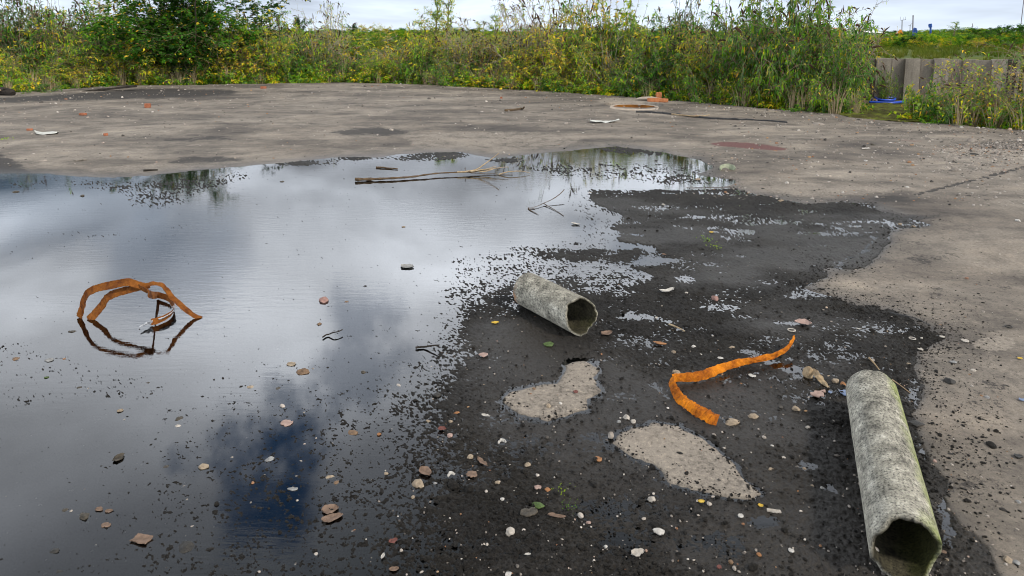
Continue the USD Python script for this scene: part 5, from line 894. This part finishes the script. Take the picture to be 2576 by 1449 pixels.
def item(kind, u, v, px, col, label, group=None, asp=None, rz=None, cnt=[0]):
    cnt[0] += 1; i = cnt[0]; rg = np.random.default_rng(1000 + i); k = px * .9 / ppm(gp(u, v, .01)); rz = rg.uniform(-.5, .5) if rz is None else rz; asp = asp or rg.uniform(.6, .95); z = surf(u, v)
    if kind == 'stone': mesh, nm, cat, sm, dz = rocky(i, k * 1.08, k * asp * 1.2, k * asp * .9, 3, .42), 'stone', 'stone', 14, -k * .24
    elif kind == 'clod': mesh, nm, cat, sm, dz = rocky(i, k, k * asp, k * asp * .55, 3, .45), 'mud_clod', 'clod', True, -k * .12; 
    elif kind == 'flake': mesh, nm, cat, sm, dz = sheet(i, k, k * asp * 1.1, k * .06), 'flake', 'chip', True, .003
    elif kind == 'leaf': mesh, nm, cat, sm, dz = sheet(i, k, k * asp, k * .09, 'leaf', 15, .12, .0015), 'dead_leaf', 'leaf', True, .003
    elif kind == 'chip': mesh, nm, cat, sm, dz = sheet(i, k, k * asp, k * .05, 'strip', 13, .1, max(.004, k * .06)), 'wood_chip', 'chip', 30, .003
    elif kind == 'feather': mesh, nm, cat, sm, dz = sheet(i, k, k * .4, k * .14, 'leaf', 15, .25, .001), 'feather', 'feather', True, .004
    elif kind == 'ring':
        a = np.linspace(0, 2 * PI, 21); mesh = tube(np.c_[np.cos(a) * k / 2, np.sin(a) * k / 2 * .9, 0 * a + .004], k * .09, 6, False); nm, cat, sm, dz = 'ring', 'ring', True, .002
    elif kind == 'shell': mesh = ribbon(np.array([(-k / 2, 0, .004), (-k / 3, k / 3, .006), (0, k / 2.2, .008), (k / 3, k / 3, .006), (k / 2, 0, .004)]), np.array([[0, .3, 1.]] * 5), [.006, .012, .014, .012, .005], .003, 24, .2, i); nm, cat, sm, dz = 'shell_fragment', 'shell', True, .004
    p = gp(u, v, max(z, 0)); o = obj(nm, mesh, 'piece_' + col, smooth=sm, loc=(p[0], p[1], z + dz), rot=(0, 0, rz)); tag(o, label, cat, group)
IT = [('stone', 182, 834, 24, 'dark', 'mossy dark stone in the water just below the left foot of the rusty strap'), ('stone', 763, 936, 42, 'brown', 'largest rounded brown stone in the puddle'), ('flake', 733, 917, 24, 'tan', 'small tan lump in the puddle above the largest brown stone'), ('stone', 698, 977, 21, 'dark', 'upright dark stone in the puddle lower left of the largest brown stone'),
 ('stone', 815, 757, 28, 'pink', 'reddish brown stone in open water left of the short pipe'), ('stone', 871, 759, 13, 'brown', 'small brown stone right of the reddish one in open water'), ('stone', 802, 815, 15, 'brown', 'little brown lump in the water below the reddish stone'), ('stone', 914, 936, 15, 'dark', 'small dark stone inside the blue reflection right of the largest brown stone'), ('stone', 889, 1088, 32, 'brown', 'jagged brown stone with a dark reflection in the lower middle of the puddle'),
 ('flake', 721, 1065, 33, 'pinkp', 'salmon pink brick flake in the dark blue reflection'), ('stone', 447, 1071, 20, 'pale', 'pale stone with a green speck among dark crumbs at the left'), ('stone', 514, 1174, 28, 'tan', 'pale orange stone in the dark blue reflection at the left'), ('stone', 419, 1173, 27, 'dark', 'flat dark stone left of the pale orange one'), ('leaf', 299, 1154, 24, 'dark', 'dark ribbed leaf standing in the lower left water', 1.5), ('stone', 212, 1299, 36, 'dark', 'long dark stone in the lower left water'), ('chip', 357, 1359, 50, 'leafb', 'reddish brown wood chip in the lower left water', .6),
 ('leaf', 302, 1034, 16, 'tan', 'pale submerged scrap in the left water'), ('stone', 630, 974, 21, 'tan', 'tan lump at the edge of the dark crumbs, left of the upright dark stone'), ('leaf', 250, 1282, 22, 'leafb', 'brown drowned leaf, left one of a close pair in the lower left'), ('leaf', 274, 1286, 20, 'leafb', 'brown drowned leaf, right one of a close pair in the lower left'), ('flake', 267, 1322, 26, 'leafb', 'thin brown scrap below the pair of drowned leaves'), ('clod', 466, 1379, 46, 'black', 'large black clod in the water at the bottom left'), ('clod', 139, 1386, 30, 'black', 'black mossy clod near the bottom left corner'), ('clod', 148, 1438, 34, 'black', 'black clod cut by the bottom edge at the left'), ('stone', 165, 1282, 18, 'dark', 'small dark stone above the long dark one in the lower left'),
 ('clod', 40, 903, 24, 'brown', 'brown clod at the left edge below the rusty strap'), ('flake', 125, 906, 22, 'grey', 'slanted grey flake in the water at the left'), ('leaf', 117, 950, 12, 'greenp', 'tiny green leaf in the water at the left'), ('clod', 199, 975, 17, 'dark', 'round dark clod below the rusty strap'), ('clod', 321, 1003, 17, 'dark', 'dark clod between the strap and the pale stone'), ('clod', 381, 990, 15, 'black', 'black clod right of the one between the strap and the pale stone'), ('clod', 372, 963, 20, 'dark', 'pair like dark clod below the strap reflection'), ('clod', 450, 1053, 24, 'dark', 'dark clod above the pale stone at the left'), ('clod', 582, 1072, 16, 'brown', 'brown clod at the left of the dark blue reflection'),
 ('clod', 38, 483, 24, 'dark', 'mossy dark clod in the far left water'), ('stone', 206, 493, 12, 'dark', 'round dark stone in the far left water'), ('clod', 326, 502, 11, 'dark', 'small dark lump in the speckled shallows at the far left'), ('clod', 581, 452, 11, 'dark', 'dark lump near the far shore left of the bare branch'), ('clod', 709, 457, 16, 'dark', 'dark ragged lump in the water left of the thick end of the branch'), ('clod', 919, 720, 14, 'black', 'black spiky lump in open water above the small brown stone'), ('ring', 1015, 571, 9, 'tan', 'little pale ring floating in the middle of the puddle'), ('leaf', 1024, 672, 36, 'grey', 'thin grey leaf floating in open water above left of the short pipe'), ('clod', 1094, 414, 10, 'dark', 'dark lump in the water above the branch'),
 ('feather', 1448, 565, 27, 'white', 'bright white feather on the water above the short pipe'), ('feather', 1678, 735, 45, 'white', 'white jagged feather on the sludge right of the short pipe'), ('stone', 1798, 752, 20, 'pink', 'pinkish tan stone on the sludge right of the white feather'), ('stone', 1727, 737, 11, 'pale', 'little pale stone just right of the white feather'), ('stone', 1964, 505, 16, 'tan', 'tan pebble on the dry slab above the far right sludge'), ('stone', 2044, 500, 11, 'pale', 'pale pebble on the dry slab right of the tan one'), ('stone', 1668, 514, 9, 'pale', 'small pale pebble in the far sludge'), ('leaf', 1790, 586, 13, 'yellow', 'yellow leaf standing on the far sludge'), ('leaf', 1670, 642, 12, 'leafb', 'brown curled leaf at the edge of the pool in the sludge'), ('stone', 1755, 452, 15, 'tan', 'tan stone at the far right tip of the puddle'), ('flake', 1484, 486, 9, 'white', 'white flake at the left end of the far sludge'),
 ('stone', 1842, 1062, 44, 'tan', 'big pitted tan stone at the lower end of the orange strap'), ('stone', 1894, 1047, 31, 'tan', 'half buried tan stone right of the big pitted one'), ('stone', 1701, 937, 23, 'tan', 'tan stone behind the bend of the orange strap'), ('flake', 1892, 948, 20, 'white', 'crumpled white scrap above right of the orange strap'), ('flake', 1812, 903, 15, 'white', 'cream coloured tile chip above the middle of the orange strap'), ('stone', 1840, 874, 20, 'tan', 'long pale stone above the orange strap'), ('stone', 1745, 872, 12, 'white', 'white pebble above left of the orange strap'), ('stone', 1762, 892, 11, 'white', 'smaller white pebble nearer to the orange strap'), ('stone', 1695, 886, 12, 'tan', 'tan pebble left of the two white pebbles'),
 ('stone', 1576, 1050, 21, 'pale', 'grey white stone, largest of three between the two bare patches'), ('stone', 1557, 1061, 15, 'grey', 'left stone of the three between the two bare patches'), ('stone', 1594, 1061, 15, 'pale', 'right stone of the three between the two bare patches'), ('stone', 1379, 1022, 17, 'tan', 'tan stone lying on the left bare concrete patch'), ('stone', 1410, 1015, 10, 'white', 'white pebble on the left bare concrete patch'), ('stone', 1343, 978, 11, 'brown', 'dark red pebble on the left bare concrete patch'), ('flake', 1448, 988, 13, 'redp', 'red chip on the left bare concrete patch'),
 ('leaf', 2020, 816, 43, 'pinkp', 'pale pink dead leaf on the sludge at the right'), ('ring', 1991, 833, 20, 'pale', 'pale broken ring beside the pink dead leaf'), ('feather', 2160, 830, 13, 'white', 'white oval scrap on the sludge at the right'), ('stone', 2101, 959, 24, 'tan', 'tan stone right of the split wood left of the long pipe'), ('stone', 2121, 967, 15, 'orange', 'orange brown pebble next to the far end of the long pipe'), ('stone', 2085, 946, 13, 'tan', 'yellowish pebble above the tan stone by the long pipe'), ('stone', 2070, 984, 21, 'pinkp', 'pink white stone just above the flat pink scrap'), ('flake', 2055, 995, 40, 'pinkp', 'flat pink scrap left of the long pipe'), ('flake', 2127, 991, 28, 'bluep', 'pale blue plastic scrap touching the long pipe'), ('flake', 2088, 989, 10, 'bluep', 'tiny blue scrap left of the pale blue one'), ('stone', 2002, 1029, 21, 'tan', 'tan stone below the flat pink scrap'), ('stone', 2033, 1076, 15, 'pale', 'pale stone on the sludge left of the long pipe'),
 ('stone', 2388, 961, 31, 'black', 'black block on the dry slab right of the long pipe'), ('stone', 2448, 932, 18, 'pale', 'pale mossy stone on the dry slab at the right'), ('stone', 2483, 1000, 15, 'grey', 'grey stone on the dry slab at the right'), ('ring', 2537, 824, 18, 'black', 'dark little ring on the dry slab at the right edge'), ('flake', 2572, 1008, 18, 'bluep', 'dark blue scrap at the right edge of the frame'), ('flake', 2398, 913, 18, 'grey', 'flat grey flake on the dry slab above the black block'), ('flake', 2427, 859, 18, 'pale', 'thin pale flake left of the pale oval patch'), ('flake', 2318, 881, 18, 'pale', 'pale flake at the ragged right edge of the sludge'), ('ring', 2295, 854, 16, 'pale', 'pale ring shaped scrap on the sludge near its right edge'), ('flake', 2370, 849, 13, 'pale', 'pale flake at the rightmost tip of the sludge'), ('leaf', 2566, 904, 14, 'yellow', 'yellow scrap at the right edge of the frame'), ('stone', 2286, 916, 13, 'tan', 'tan pebble at the wet edge above the long pipe'), ('clod', 2303, 1068, 46, 'black', 'black clod lying against the right side of the long pipe'), ('stone', 2534, 1409, 24, 'tan', 'tan pebble, left of two at the bottom right corner'), ('stone', 2556, 1416, 20, 'grey', 'grey pebble, right of two at the bottom right corner'), ('flake', 2562, 1151, 22, 'black', 'black scrap at the right edge below the dark blue one'),
 ('stone', 2351, 1160, 13, 'pinkp', 'pinkish pebble on the dry slab right of the long pipe'), ('stone', 2394, 1169, 12, 'pale', 'pale chip on the dry slab right of the long pipe'), ('stone', 2381, 1408, 14, 'tan', 'tan pebble beside the mouth of the long pipe'), ('flake', 2373, 1392, 16, 'leafb', 'brown flake beside the mouth of the long pipe'), ('clod', 2308, 1126, 20, 'black', 'black crumb right of the middle of the long pipe'), ('clod', 2392, 1142, 15, 'black', 'small black crumb on the dry slab right of the long pipe'), ('stone', 2561, 1263, 15, 'grey', 'mossy grey stone at the right edge above the two pebbles'), ('stone', 2560, 556, 15, 'white', 'white stone on the dry slab at the far right edge'), ('stone', 2264, 564, 11, 'tan', 'tan pebble on the black finger of mud at the right'), ('stone', 2298, 571, 13, 'tan', 'tan pebble under the tip of the black finger of mud'), ('stone', 2282, 471, 11, 'white', 'white pebble on the slab left of the crack'), ('stone', 2178, 405, 10, 'white', 'white pebble on the slab right of the red stain'), ('chip', 2178, 375, 25, 'white', 'thin white strip on the slab right of the red stain', .22), ('stone', 2196, 365, 15, 'dark', 'dark stone on the slab above the thin white strip'),
 ('stone', 830, 1199, 32, 'tan', 'tan and white stone with a dark tail in the lower middle water'), ('stone', 845, 1214, 18, 'brown', 'brown stone just under the tan and white one'), ('stone', 971, 1192, 15, 'tan', 'cream pebble in the shallow water left of the torn brown leaf'), ('leaf', 1070, 1190, 48, 'leafb', 'torn brown leaf on the wet sludge at the bottom centre', .62, -.9), ('stone', 1054, 1219, 34, 'tan', 'tan stone below the torn brown leaf'), ('leaf', 1214, 1166, 46, 'leafb', 'curled brown leaf lying diagonally on the sludge', .3, -.9), ('shell', 1264, 1119, 21, 'white', 'white crescent shell fragment above the curled brown leaf'), ('stone', 1183, 1150, 18, 'tan', 'flat tan stone left of the curled brown leaf'), ('stone', 1038, 1251, 14, 'tan', 'tan pebble in the wet edge below the tan stone'), ('shell', 1136, 1202, 18, 'white', 'white shell fragment right of the torn brown leaf'), ('stone', 1094, 1216, 12, 'grey', 'grey pebble beside the white shell fragment'), ('stone', 1251, 1214, 17, 'tan', 'orange tan pebble below the curled brown leaf'), ('stone', 1263, 1256, 14, 'white', 'white pebble on the sludge below the orange tan one'), ('flake', 1187, 1197, 30, 'leafb', 'brown rag of leaf between shell and curled leaf'),
 ('leaf', 831, 1284, 44, 'leafb', 'crinkled brown leaf in the lower middle water'), ('leaf', 836, 1304, 58, 'leafb', 'broad brown leaf with a stalk under the crinkled one', .5), ('flake', 736, 1231, 28, 'grey', 'long grey pebble in the lower middle water', .35), ('stone', 891, 1333, 11, 'orange', 'orange pebble below the broad brown leaf'), ('leaf', 991, 1434, 26, 'leafb', 'dark brown leaf near the bottom edge'), ('feather', 963, 1402, 22, 'white', 'white downy feather near the bottom edge', None, 1.4), ('stone', 1284, 1338, 26, 'pale', 'cream stone on the sludge at the bottom, left of the dark slate'), ('stone', 1279, 1446, 26, 'white', 'white stone cut by the bottom edge'), ('stone', 679, 1154, 26, 'grey', 'pale lump in the lower part of the dark blue reflection'), ('leaf', 989, 1363, 26, 'redp', 'dull red leaf under shallow water near the bottom'), ('stone', 1131, 1096, 16, 'pinkp', 'pink pebble on the wet edge left of the bare patches'),
 ('leaf', 1112, 1082, 22, 'redp', 'red scrap of leaf on the wet edge above the pink pebble'), ('stone', 1149, 1039, 17, 'orange', 'orange brown stone left of the left bare patch'), ('stone', 1078, 1060, 15, 'tan', 'tan stone at the edge of the water left of the bare patches'), ('stone', 1133, 1060, 14, 'tan', 'tan pebble above the pink pebble'), ('feather', 1222, 1050, 26, 'white', 'white torn feather left of the left bare patch'), ('flake', 1216, 895, 26, 'pinkp', 'pale lilac flake on the sludge below the short pipe'), ('leaf', 1246, 814, 20, 'yellow', 'yellow brown leaf left of the mouth of the short pipe'), ('stone', 1250, 859, 10, 'pinkp', 'coral pink pebble left of the mouth of the short pipe'), ('clod', 1100, 995, 26, 'black', 'black clod at the water edge left of the left bare patch'), ('flake', 1380, 869, 27, 'greenp', 'pale green leaf scrap under the short pipe'), ('leaf', 1527, 842, 34, 'leafb', 'shrivelled brown leaf right of the mouth of the short pipe'), ('leaf', 954, 1094, 12, 'orange', 'small orange leaf in the water right of the jagged stone'),
 ('clod', 1354, 1272, 34, 'greenp', 'tuft of green moss on a lump on the sludge at the bottom'), ('flake', 1330, 1293, 48, 'dark', 'dark slate chip below the tuft of moss'), ('stone', 1657, 1336, 33, 'white', 'large white stone on the sludge near the bottom'), ('stone', 1639, 1256, 21, 'pale', 'cream angular stone below the right bare patch'), ('stone', 1481, 1314, 14, 'pinkp', 'pink pebble left of the large white stone'), ('stone', 1523, 1376, 11, 'white', 'small white chip below left of the large white stone'), ('leaf', 1603, 1395, 40, 'pale', 'pale moth shaped leaf under the large white stone'), ('feather', 1327, 1399, 19, 'white', 'small white feather near the bottom edge of the sludge'), ('stone', 1838, 1414, 15, 'brown', 'brown pebble near the bottom edge right of the pale leaf'), ('flake', 1809, 1430, 13, 'redp', 'red chip near the bottom edge'), ('stone', 1910, 1395, 14, 'orange', 'orange tan pebble near the bottom edge left of the long pipe'), ('flake', 1505, 1158, 20, 'orange', 'orange brown chip left of the right bare patch'), ('flake', 1764, 1264, 17, 'yellow', 'yellow chip below the right bare patch'), ('leaf', 1400, 1302, 50, 'leafb', 'curled strip of bark right of the dark slate chip', .3), ('flake', 1863, 1301, 15, 'white', 'flat white flake right of the yellow chip'),
 ('stone', 1327, 1169, 19, 'tan', 'tan stone on the sludge between the bare patches and the bottom'), ('stone', 1377, 1232, 18, 'orange', 'orange tan stone above the tuft of moss'), ('flake', 1353, 1229, 18, 'pinkp', 'pink flake beside the orange tan stone above the moss'), ('chip', 1947, 1290, 36, 'pale', 'long cream wood chip on the sludge left of the long pipe', .3, -.2), ('leaf', 1913, 1275, 14, 'yellow', 'yellow leaf bit above the long cream wood chip'), ('stone', 1942, 1123, 14, 'white', 'white pebble, uppermost of a few left of the long pipe'), ('stone', 1971, 1152, 15, 'pale', 'pale pebble just under the uppermost white one'), ('stone', 1940, 1182, 17, 'tan', 'tan pebble left of the middle of the long pipe'), ('stone', 2023, 1178, 14, 'tan', 'cream and orange pebble nearest the middle of the long pipe'), ('stone', 2042, 1224, 14, 'tan', 'rusty pebble, left of a pair by the long pipe'), ('stone', 2068, 1227, 13, 'white', 'white pebble, right of a pair by the long pipe'), ('stone', 2007, 1237, 14, 'orange', 'orange pebble below the middle of the long pipe'), ('flake', 1990, 1388, 15, 'white', 'white crumpled bit left of the mouth of the long pipe'), ('flake', 1660, 865, 34, 'orange', 'flat orange red patch of rust on the sludge', .3)]
for a in IT: item(*a[:6], asp=a[6] if len(a) > 6 else None, rz=a[7] if len(a) > 7 else None)
b0 = gp(2050, 950, .0); t = thing('split_wood', 'split weathered piece of wood left of the far end of the long pipe', 'wood', b0)
obj('block', rocky(70, .055, .05, .06, 2, .3), 'wood_pale', t, smooth=25, loc=gp(2034, 948, .0) - b0); S_ = np.array([gp(2044, 930, .03), gp(2056, 943, .035), (gp(2072, 962, .012)), gp(2084, 974, .006)]) - b0; obj('splinter', ribbon(S_, np.array([[.7, .3, .7]] * 4), [.02, .035, .035, .012], .006, 40, .4, 3), 'wood_pale', t, smooth=40)
t = drop('rock', 2199, 1392, rocky(71, .03, .02, .025), 'piece_pale', 'small pale stone inside the mouth of the long pipe at its left', 'stone', z=.03)
# seedlings on the sludge
for i, (u, v, lab) in enumerate([(1778, 604, 'tiny green seedlings on the far sludge, upper cluster'), (1802, 622, 'tiny green seedlings on the far sludge, lower cluster'), (1547, 412, 'fresh green weed floating near the far shore of the puddle'), (1414, 1238, 'tiny yellow green seedlings on the sludge above the moss'), (1432, 1276, 'little seedlings right of the tuft of moss'), (20, 350, 'small mat of green moss at the far left of the slab')]):
    p = gp(u, v, .01); rg = np.random.default_rng(i); n = 26; w_ = 14 / ppm(p); P = p + np.c_[rg.normal(0, w_ * .7, n), rg.normal(0, w_, n), rg.uniform(0, .015, n)]; V, Fc = leaves(rg, P - p, rg.normal(0, 1, (n, 3)) + [0, 0, .8], np.full(n, min(.022, w_ * .3)), np.full(n, min(.012, w_ * .16)), .1); o = obj('seedlings', (V, Fc), 'leaf', loc=p, tone=np.full(len(V), .47)); tag(o, lab, 'seedlings', kind='stuff')

# grit, pebbles and crumbs nobody could count
def pebble_mat():
    N = {'oi': ('object_info', {}), 'tc': ('texture_coordinate', {}), 'r': ('rgb_ramp', {'ramp': [(0, (0.03, 0.028, 0.025)), (.22, (0.10, 0.09, 0.08)), (.42, (0.24, 0.21, 0.18)), (.70, (0.34, 0.30, 0.26)), (.86, (0.42, 0.39, 0.35)), (.90, (0.22, 0.10, 0.055)), (.96, (0.30, 0.19, 0.10)), (1, (0.50, 0.47, 0.43))]}),
         'n': ('noise_texture', {'scale': 2.5, 'detail': 4.0}), 'r2': ('rgb_ramp', {'ramp': [(.3, (.7, .7, .7)), (.7, (1.2, 1.2, 1.2))]}), 'm': ('mix_color', {'blend_type': 'multiply', 'fac': 1.0}), 'p': ('principled_bsdf', {'roughness': .8, 'specular_ior_level': .25})}
    mat('pebble', N, [('oi.random', 'r.fac'), ('tc.object', 'n.vector'), ('n.fac', 'r2.fac'), ('r.color', 'm.a'), ('r2.color', 'm.b'), ('m.result', 'p.base_color')])
pebble_mat()
rng = np.random.default_rng(31)
PB = [('pebble', rocky(81, 1, .8, .6, 1), 'pebble', None), ('chip', rocky(82, 1, .6, .35, 1), 'pebble', None), ('grit', rocky(83, 1, .9, .75, 1), 'pebble', None)]
def scatter(U, V, S, name, label, cat, protos=PB, minz=None, sink=.15, afloat=False):
    P = np.array([gp(u, v, 0) for u, v in zip(U, V)]); ok = slab_out(P[:, :2]) < .3; U, V, P, S = U[ok], V[ok], P[ok], S[ok]
    u, v = lookup_uv(P[:, :2]); zs = slab_height(P[:, :2], u, v); sl = (sludge_mean(*lookup_uv(P[:, :2], 1.3)) + samp(NEG, u, v)) * .001 + .002; z = np.maximum(zs, np.where(zs < .0, sl, zs)); n = len(P)
    P[:, 2] = np.maximum(z - S * .15, -S * .3) if afloat else z - S * sink
    if minz is not None: k = P[:, 2] > minz; P, S = P[k], S[k]; n = len(P)
    instancer(name, protos, None, P, rng.uniform(0, 6.3, n), S[:, None] * rng.uniform(.7, 1.2, (n, 3)), rng.integers(0, len(protos), n), label, cat)
def pxs(U, V): return np.array([ppm(gp(u, v, 0)) for u, v in zip(U, V)])
n = 2600; U = rng.uniform(-300, 2900, n); V = np.array([np.interp(u, eu, [p[1] for p in SLAB_EDGE_PX]) for u in U]) + 2 + rng.exponential(26, n); k = V < 420; scatter(U[k], V[k], rng.lognormal(np.log(.026), .5, k.sum()), 'slab_gravel', 'pale grit and stones strewn over the far part of the slab', 'gravel')
n = 1500; U = rng.uniform(1700, 2800, n); V = rng.uniform(300, 500, n); V = V + (U - 1700) * .03; scatter(U, V, rng.lognormal(np.log(.016), .5, n), 'fine_gravel', 'fine grit on the slab at the right', 'gravel', minz=-.002)
n = 1500; U = rng.normal(2480, 90, n); V = 352 + rng.gamma(2, 16, n) * (U > 2300) + np.clip(2576 - U, 0, 400) * .06; scatter(U, V, rng.lognormal(np.log(.018), .4, n), 'edge_gravel', 'loose gravel along the hedge at the right edge', 'gravel')
n = 1100; U = rng.uniform(1080, 2450, n); V = 620 + 900 * rng.random(n) ** .8; scatter(U, V, rng.lognormal(np.log(.0062), .45, n), 'sludge_pebbles', 'small coloured pebbles and chips on the black sludge', 'pebbles', minz=-.004)
n = 900; U = rng.uniform(2150, 2900, n); V = rng.uniform(560, 1500, n); scatter(U, V, rng.lognormal(np.log(.0065), .4, n), 'slab_grit', 'fine grit on the dry slab at the right', 'grit', minz=.0)
n = 240; U = rng.uniform(-100, 1080, n); V = rng.uniform(860, 1500, n); scatter(U, V, rng.lognormal(np.log(.008), .4, n), 'drowned_pebbles', 'pebbles and bits on the bottom of the shallow water', 'pebbles')
CR = [('crumb', rocky(91, 1, .8, .7, 1, .5), 'sludge', None), ('clump', rocky(92, 1.2, .8, .5, 1, .6), 'sludge', None)]
bu, bv = [], []
PL = np.array(PUDDLE[14:46], float); 
for a, b in zip(PL[:-1], PL[1:]):
    m = int(np.linalg.norm(b - a) * 1.6 * (1 + (a[1] > 700))); f = rng.random(m)[:, None]; q = a + (b - a) * f + rng.normal(0, 1, (m, 2)) * [26, 12] * (0.35 + a[1] / 900) ; bu.append(q[:, 0]); bv.append(q[:, 1])
for I in (ISLA, ISLB):
    J = np.array(I + I[:1], float); c = J.mean(0)
    for a, b in zip(J[:-1], J[1:]): m = int(np.linalg.norm(b - a) * 0.6); q = a + (b - a) * rng.random(m)[:, None] + rng.normal(0, 1, (m, 2)) * [11, 8]; bu.append(q[:, 0]); bv.append(q[:, 1])
    q = c + rng.normal(0, 1, (70, 2)) * [110, 60]; bu.append(q[:, 0]); bv.append(q[:, 1])
for a, b, m, w in (((2142, 990), (2200, 1400), 420, 9), ((2262, 960), (2372, 1400), 420, 12), ((1300, 752), (1430, 832), 260, 6), ((1350, 700), (1500, 800), 60, 8)):
    q = np.array(a) + (np.array(b) - np.array(a)) * rng.random((m, 1)) + rng.normal(0, w, (m, 2)); bu.append(q[:, 0]); bv.append(q[:, 1])
q = np.c_[rng.uniform(2050, 2800, 350), rng.uniform(560, 1500, 350)]; bu.append(q[:, 0]); bv.append(q[:, 1])
U, V = np.concatenate(bu), np.concatenate(bv); k = (V > 360) & (V < 1600); U, V = U[k], V[k]; scatter(U, V, rng.lognormal(np.log(.0055), .5, len(U)), 'mud_crumbs', 'crumbs of black mud along the edges of the sludge and on the bare concrete', 'mud', CR, minz=-.003)

n = 34000; V = 470 + 1130 * rng.random(n) ** 0.9; U = rng.uniform(1000, 2520, n) + (V - 470) * rng.uniform(-.1, .08, n); s_ = sludge_mean(*lookup_uv(np.array([gp(u, v, 0)[:2] for u, v in zip(U, V)]), 1.3)) + samp(NEG, U, V); k = s_ > rng.normal(-1.0, 2.0, n); G_ = np.array([gp(u, v, 0) for u, v in zip(U, V)]); k &= rng.random(n) > .8 * np.clip(.34 + fbm(G_ * [1, 1.5, 0], 1.5, 4, 71) * 3.4, 0, .85) * np.clip(1.25 - (G_[:, 1] - 2.5) / 4.5, .35, 1); U, V = U[k], V[k]
scatter(U, V, rng.lognormal(np.log(.0042), .6, len(U)), 'sludge_crumbs', 'black crumbs covering the sludge and poking out of the water at its edge', 'mud', CR, minz=-.009, sink=.1)

n = 1300; V = 900 + 600 * rng.random(n) ** .8; U = rng.normal(760, 230, n); c_ = rng.normal(0, 1, n); scatter(U, V, rng.lognormal(np.log(.0052), .5, n), 'floating_crumbs', 'dark crumbs breaking the surface of the lower part of the puddle', 'mud', CR, afloat=True)

n = 1300; V = rng.uniform(235, 420, n); U = rng.uniform(-300, 2300, n); scatter(U, V, rng.lognormal(np.log(.020), .55, n), 'scattered_gravel', 'single stones and dark bits lying over the middle of the slab', 'gravel', minz=.0)
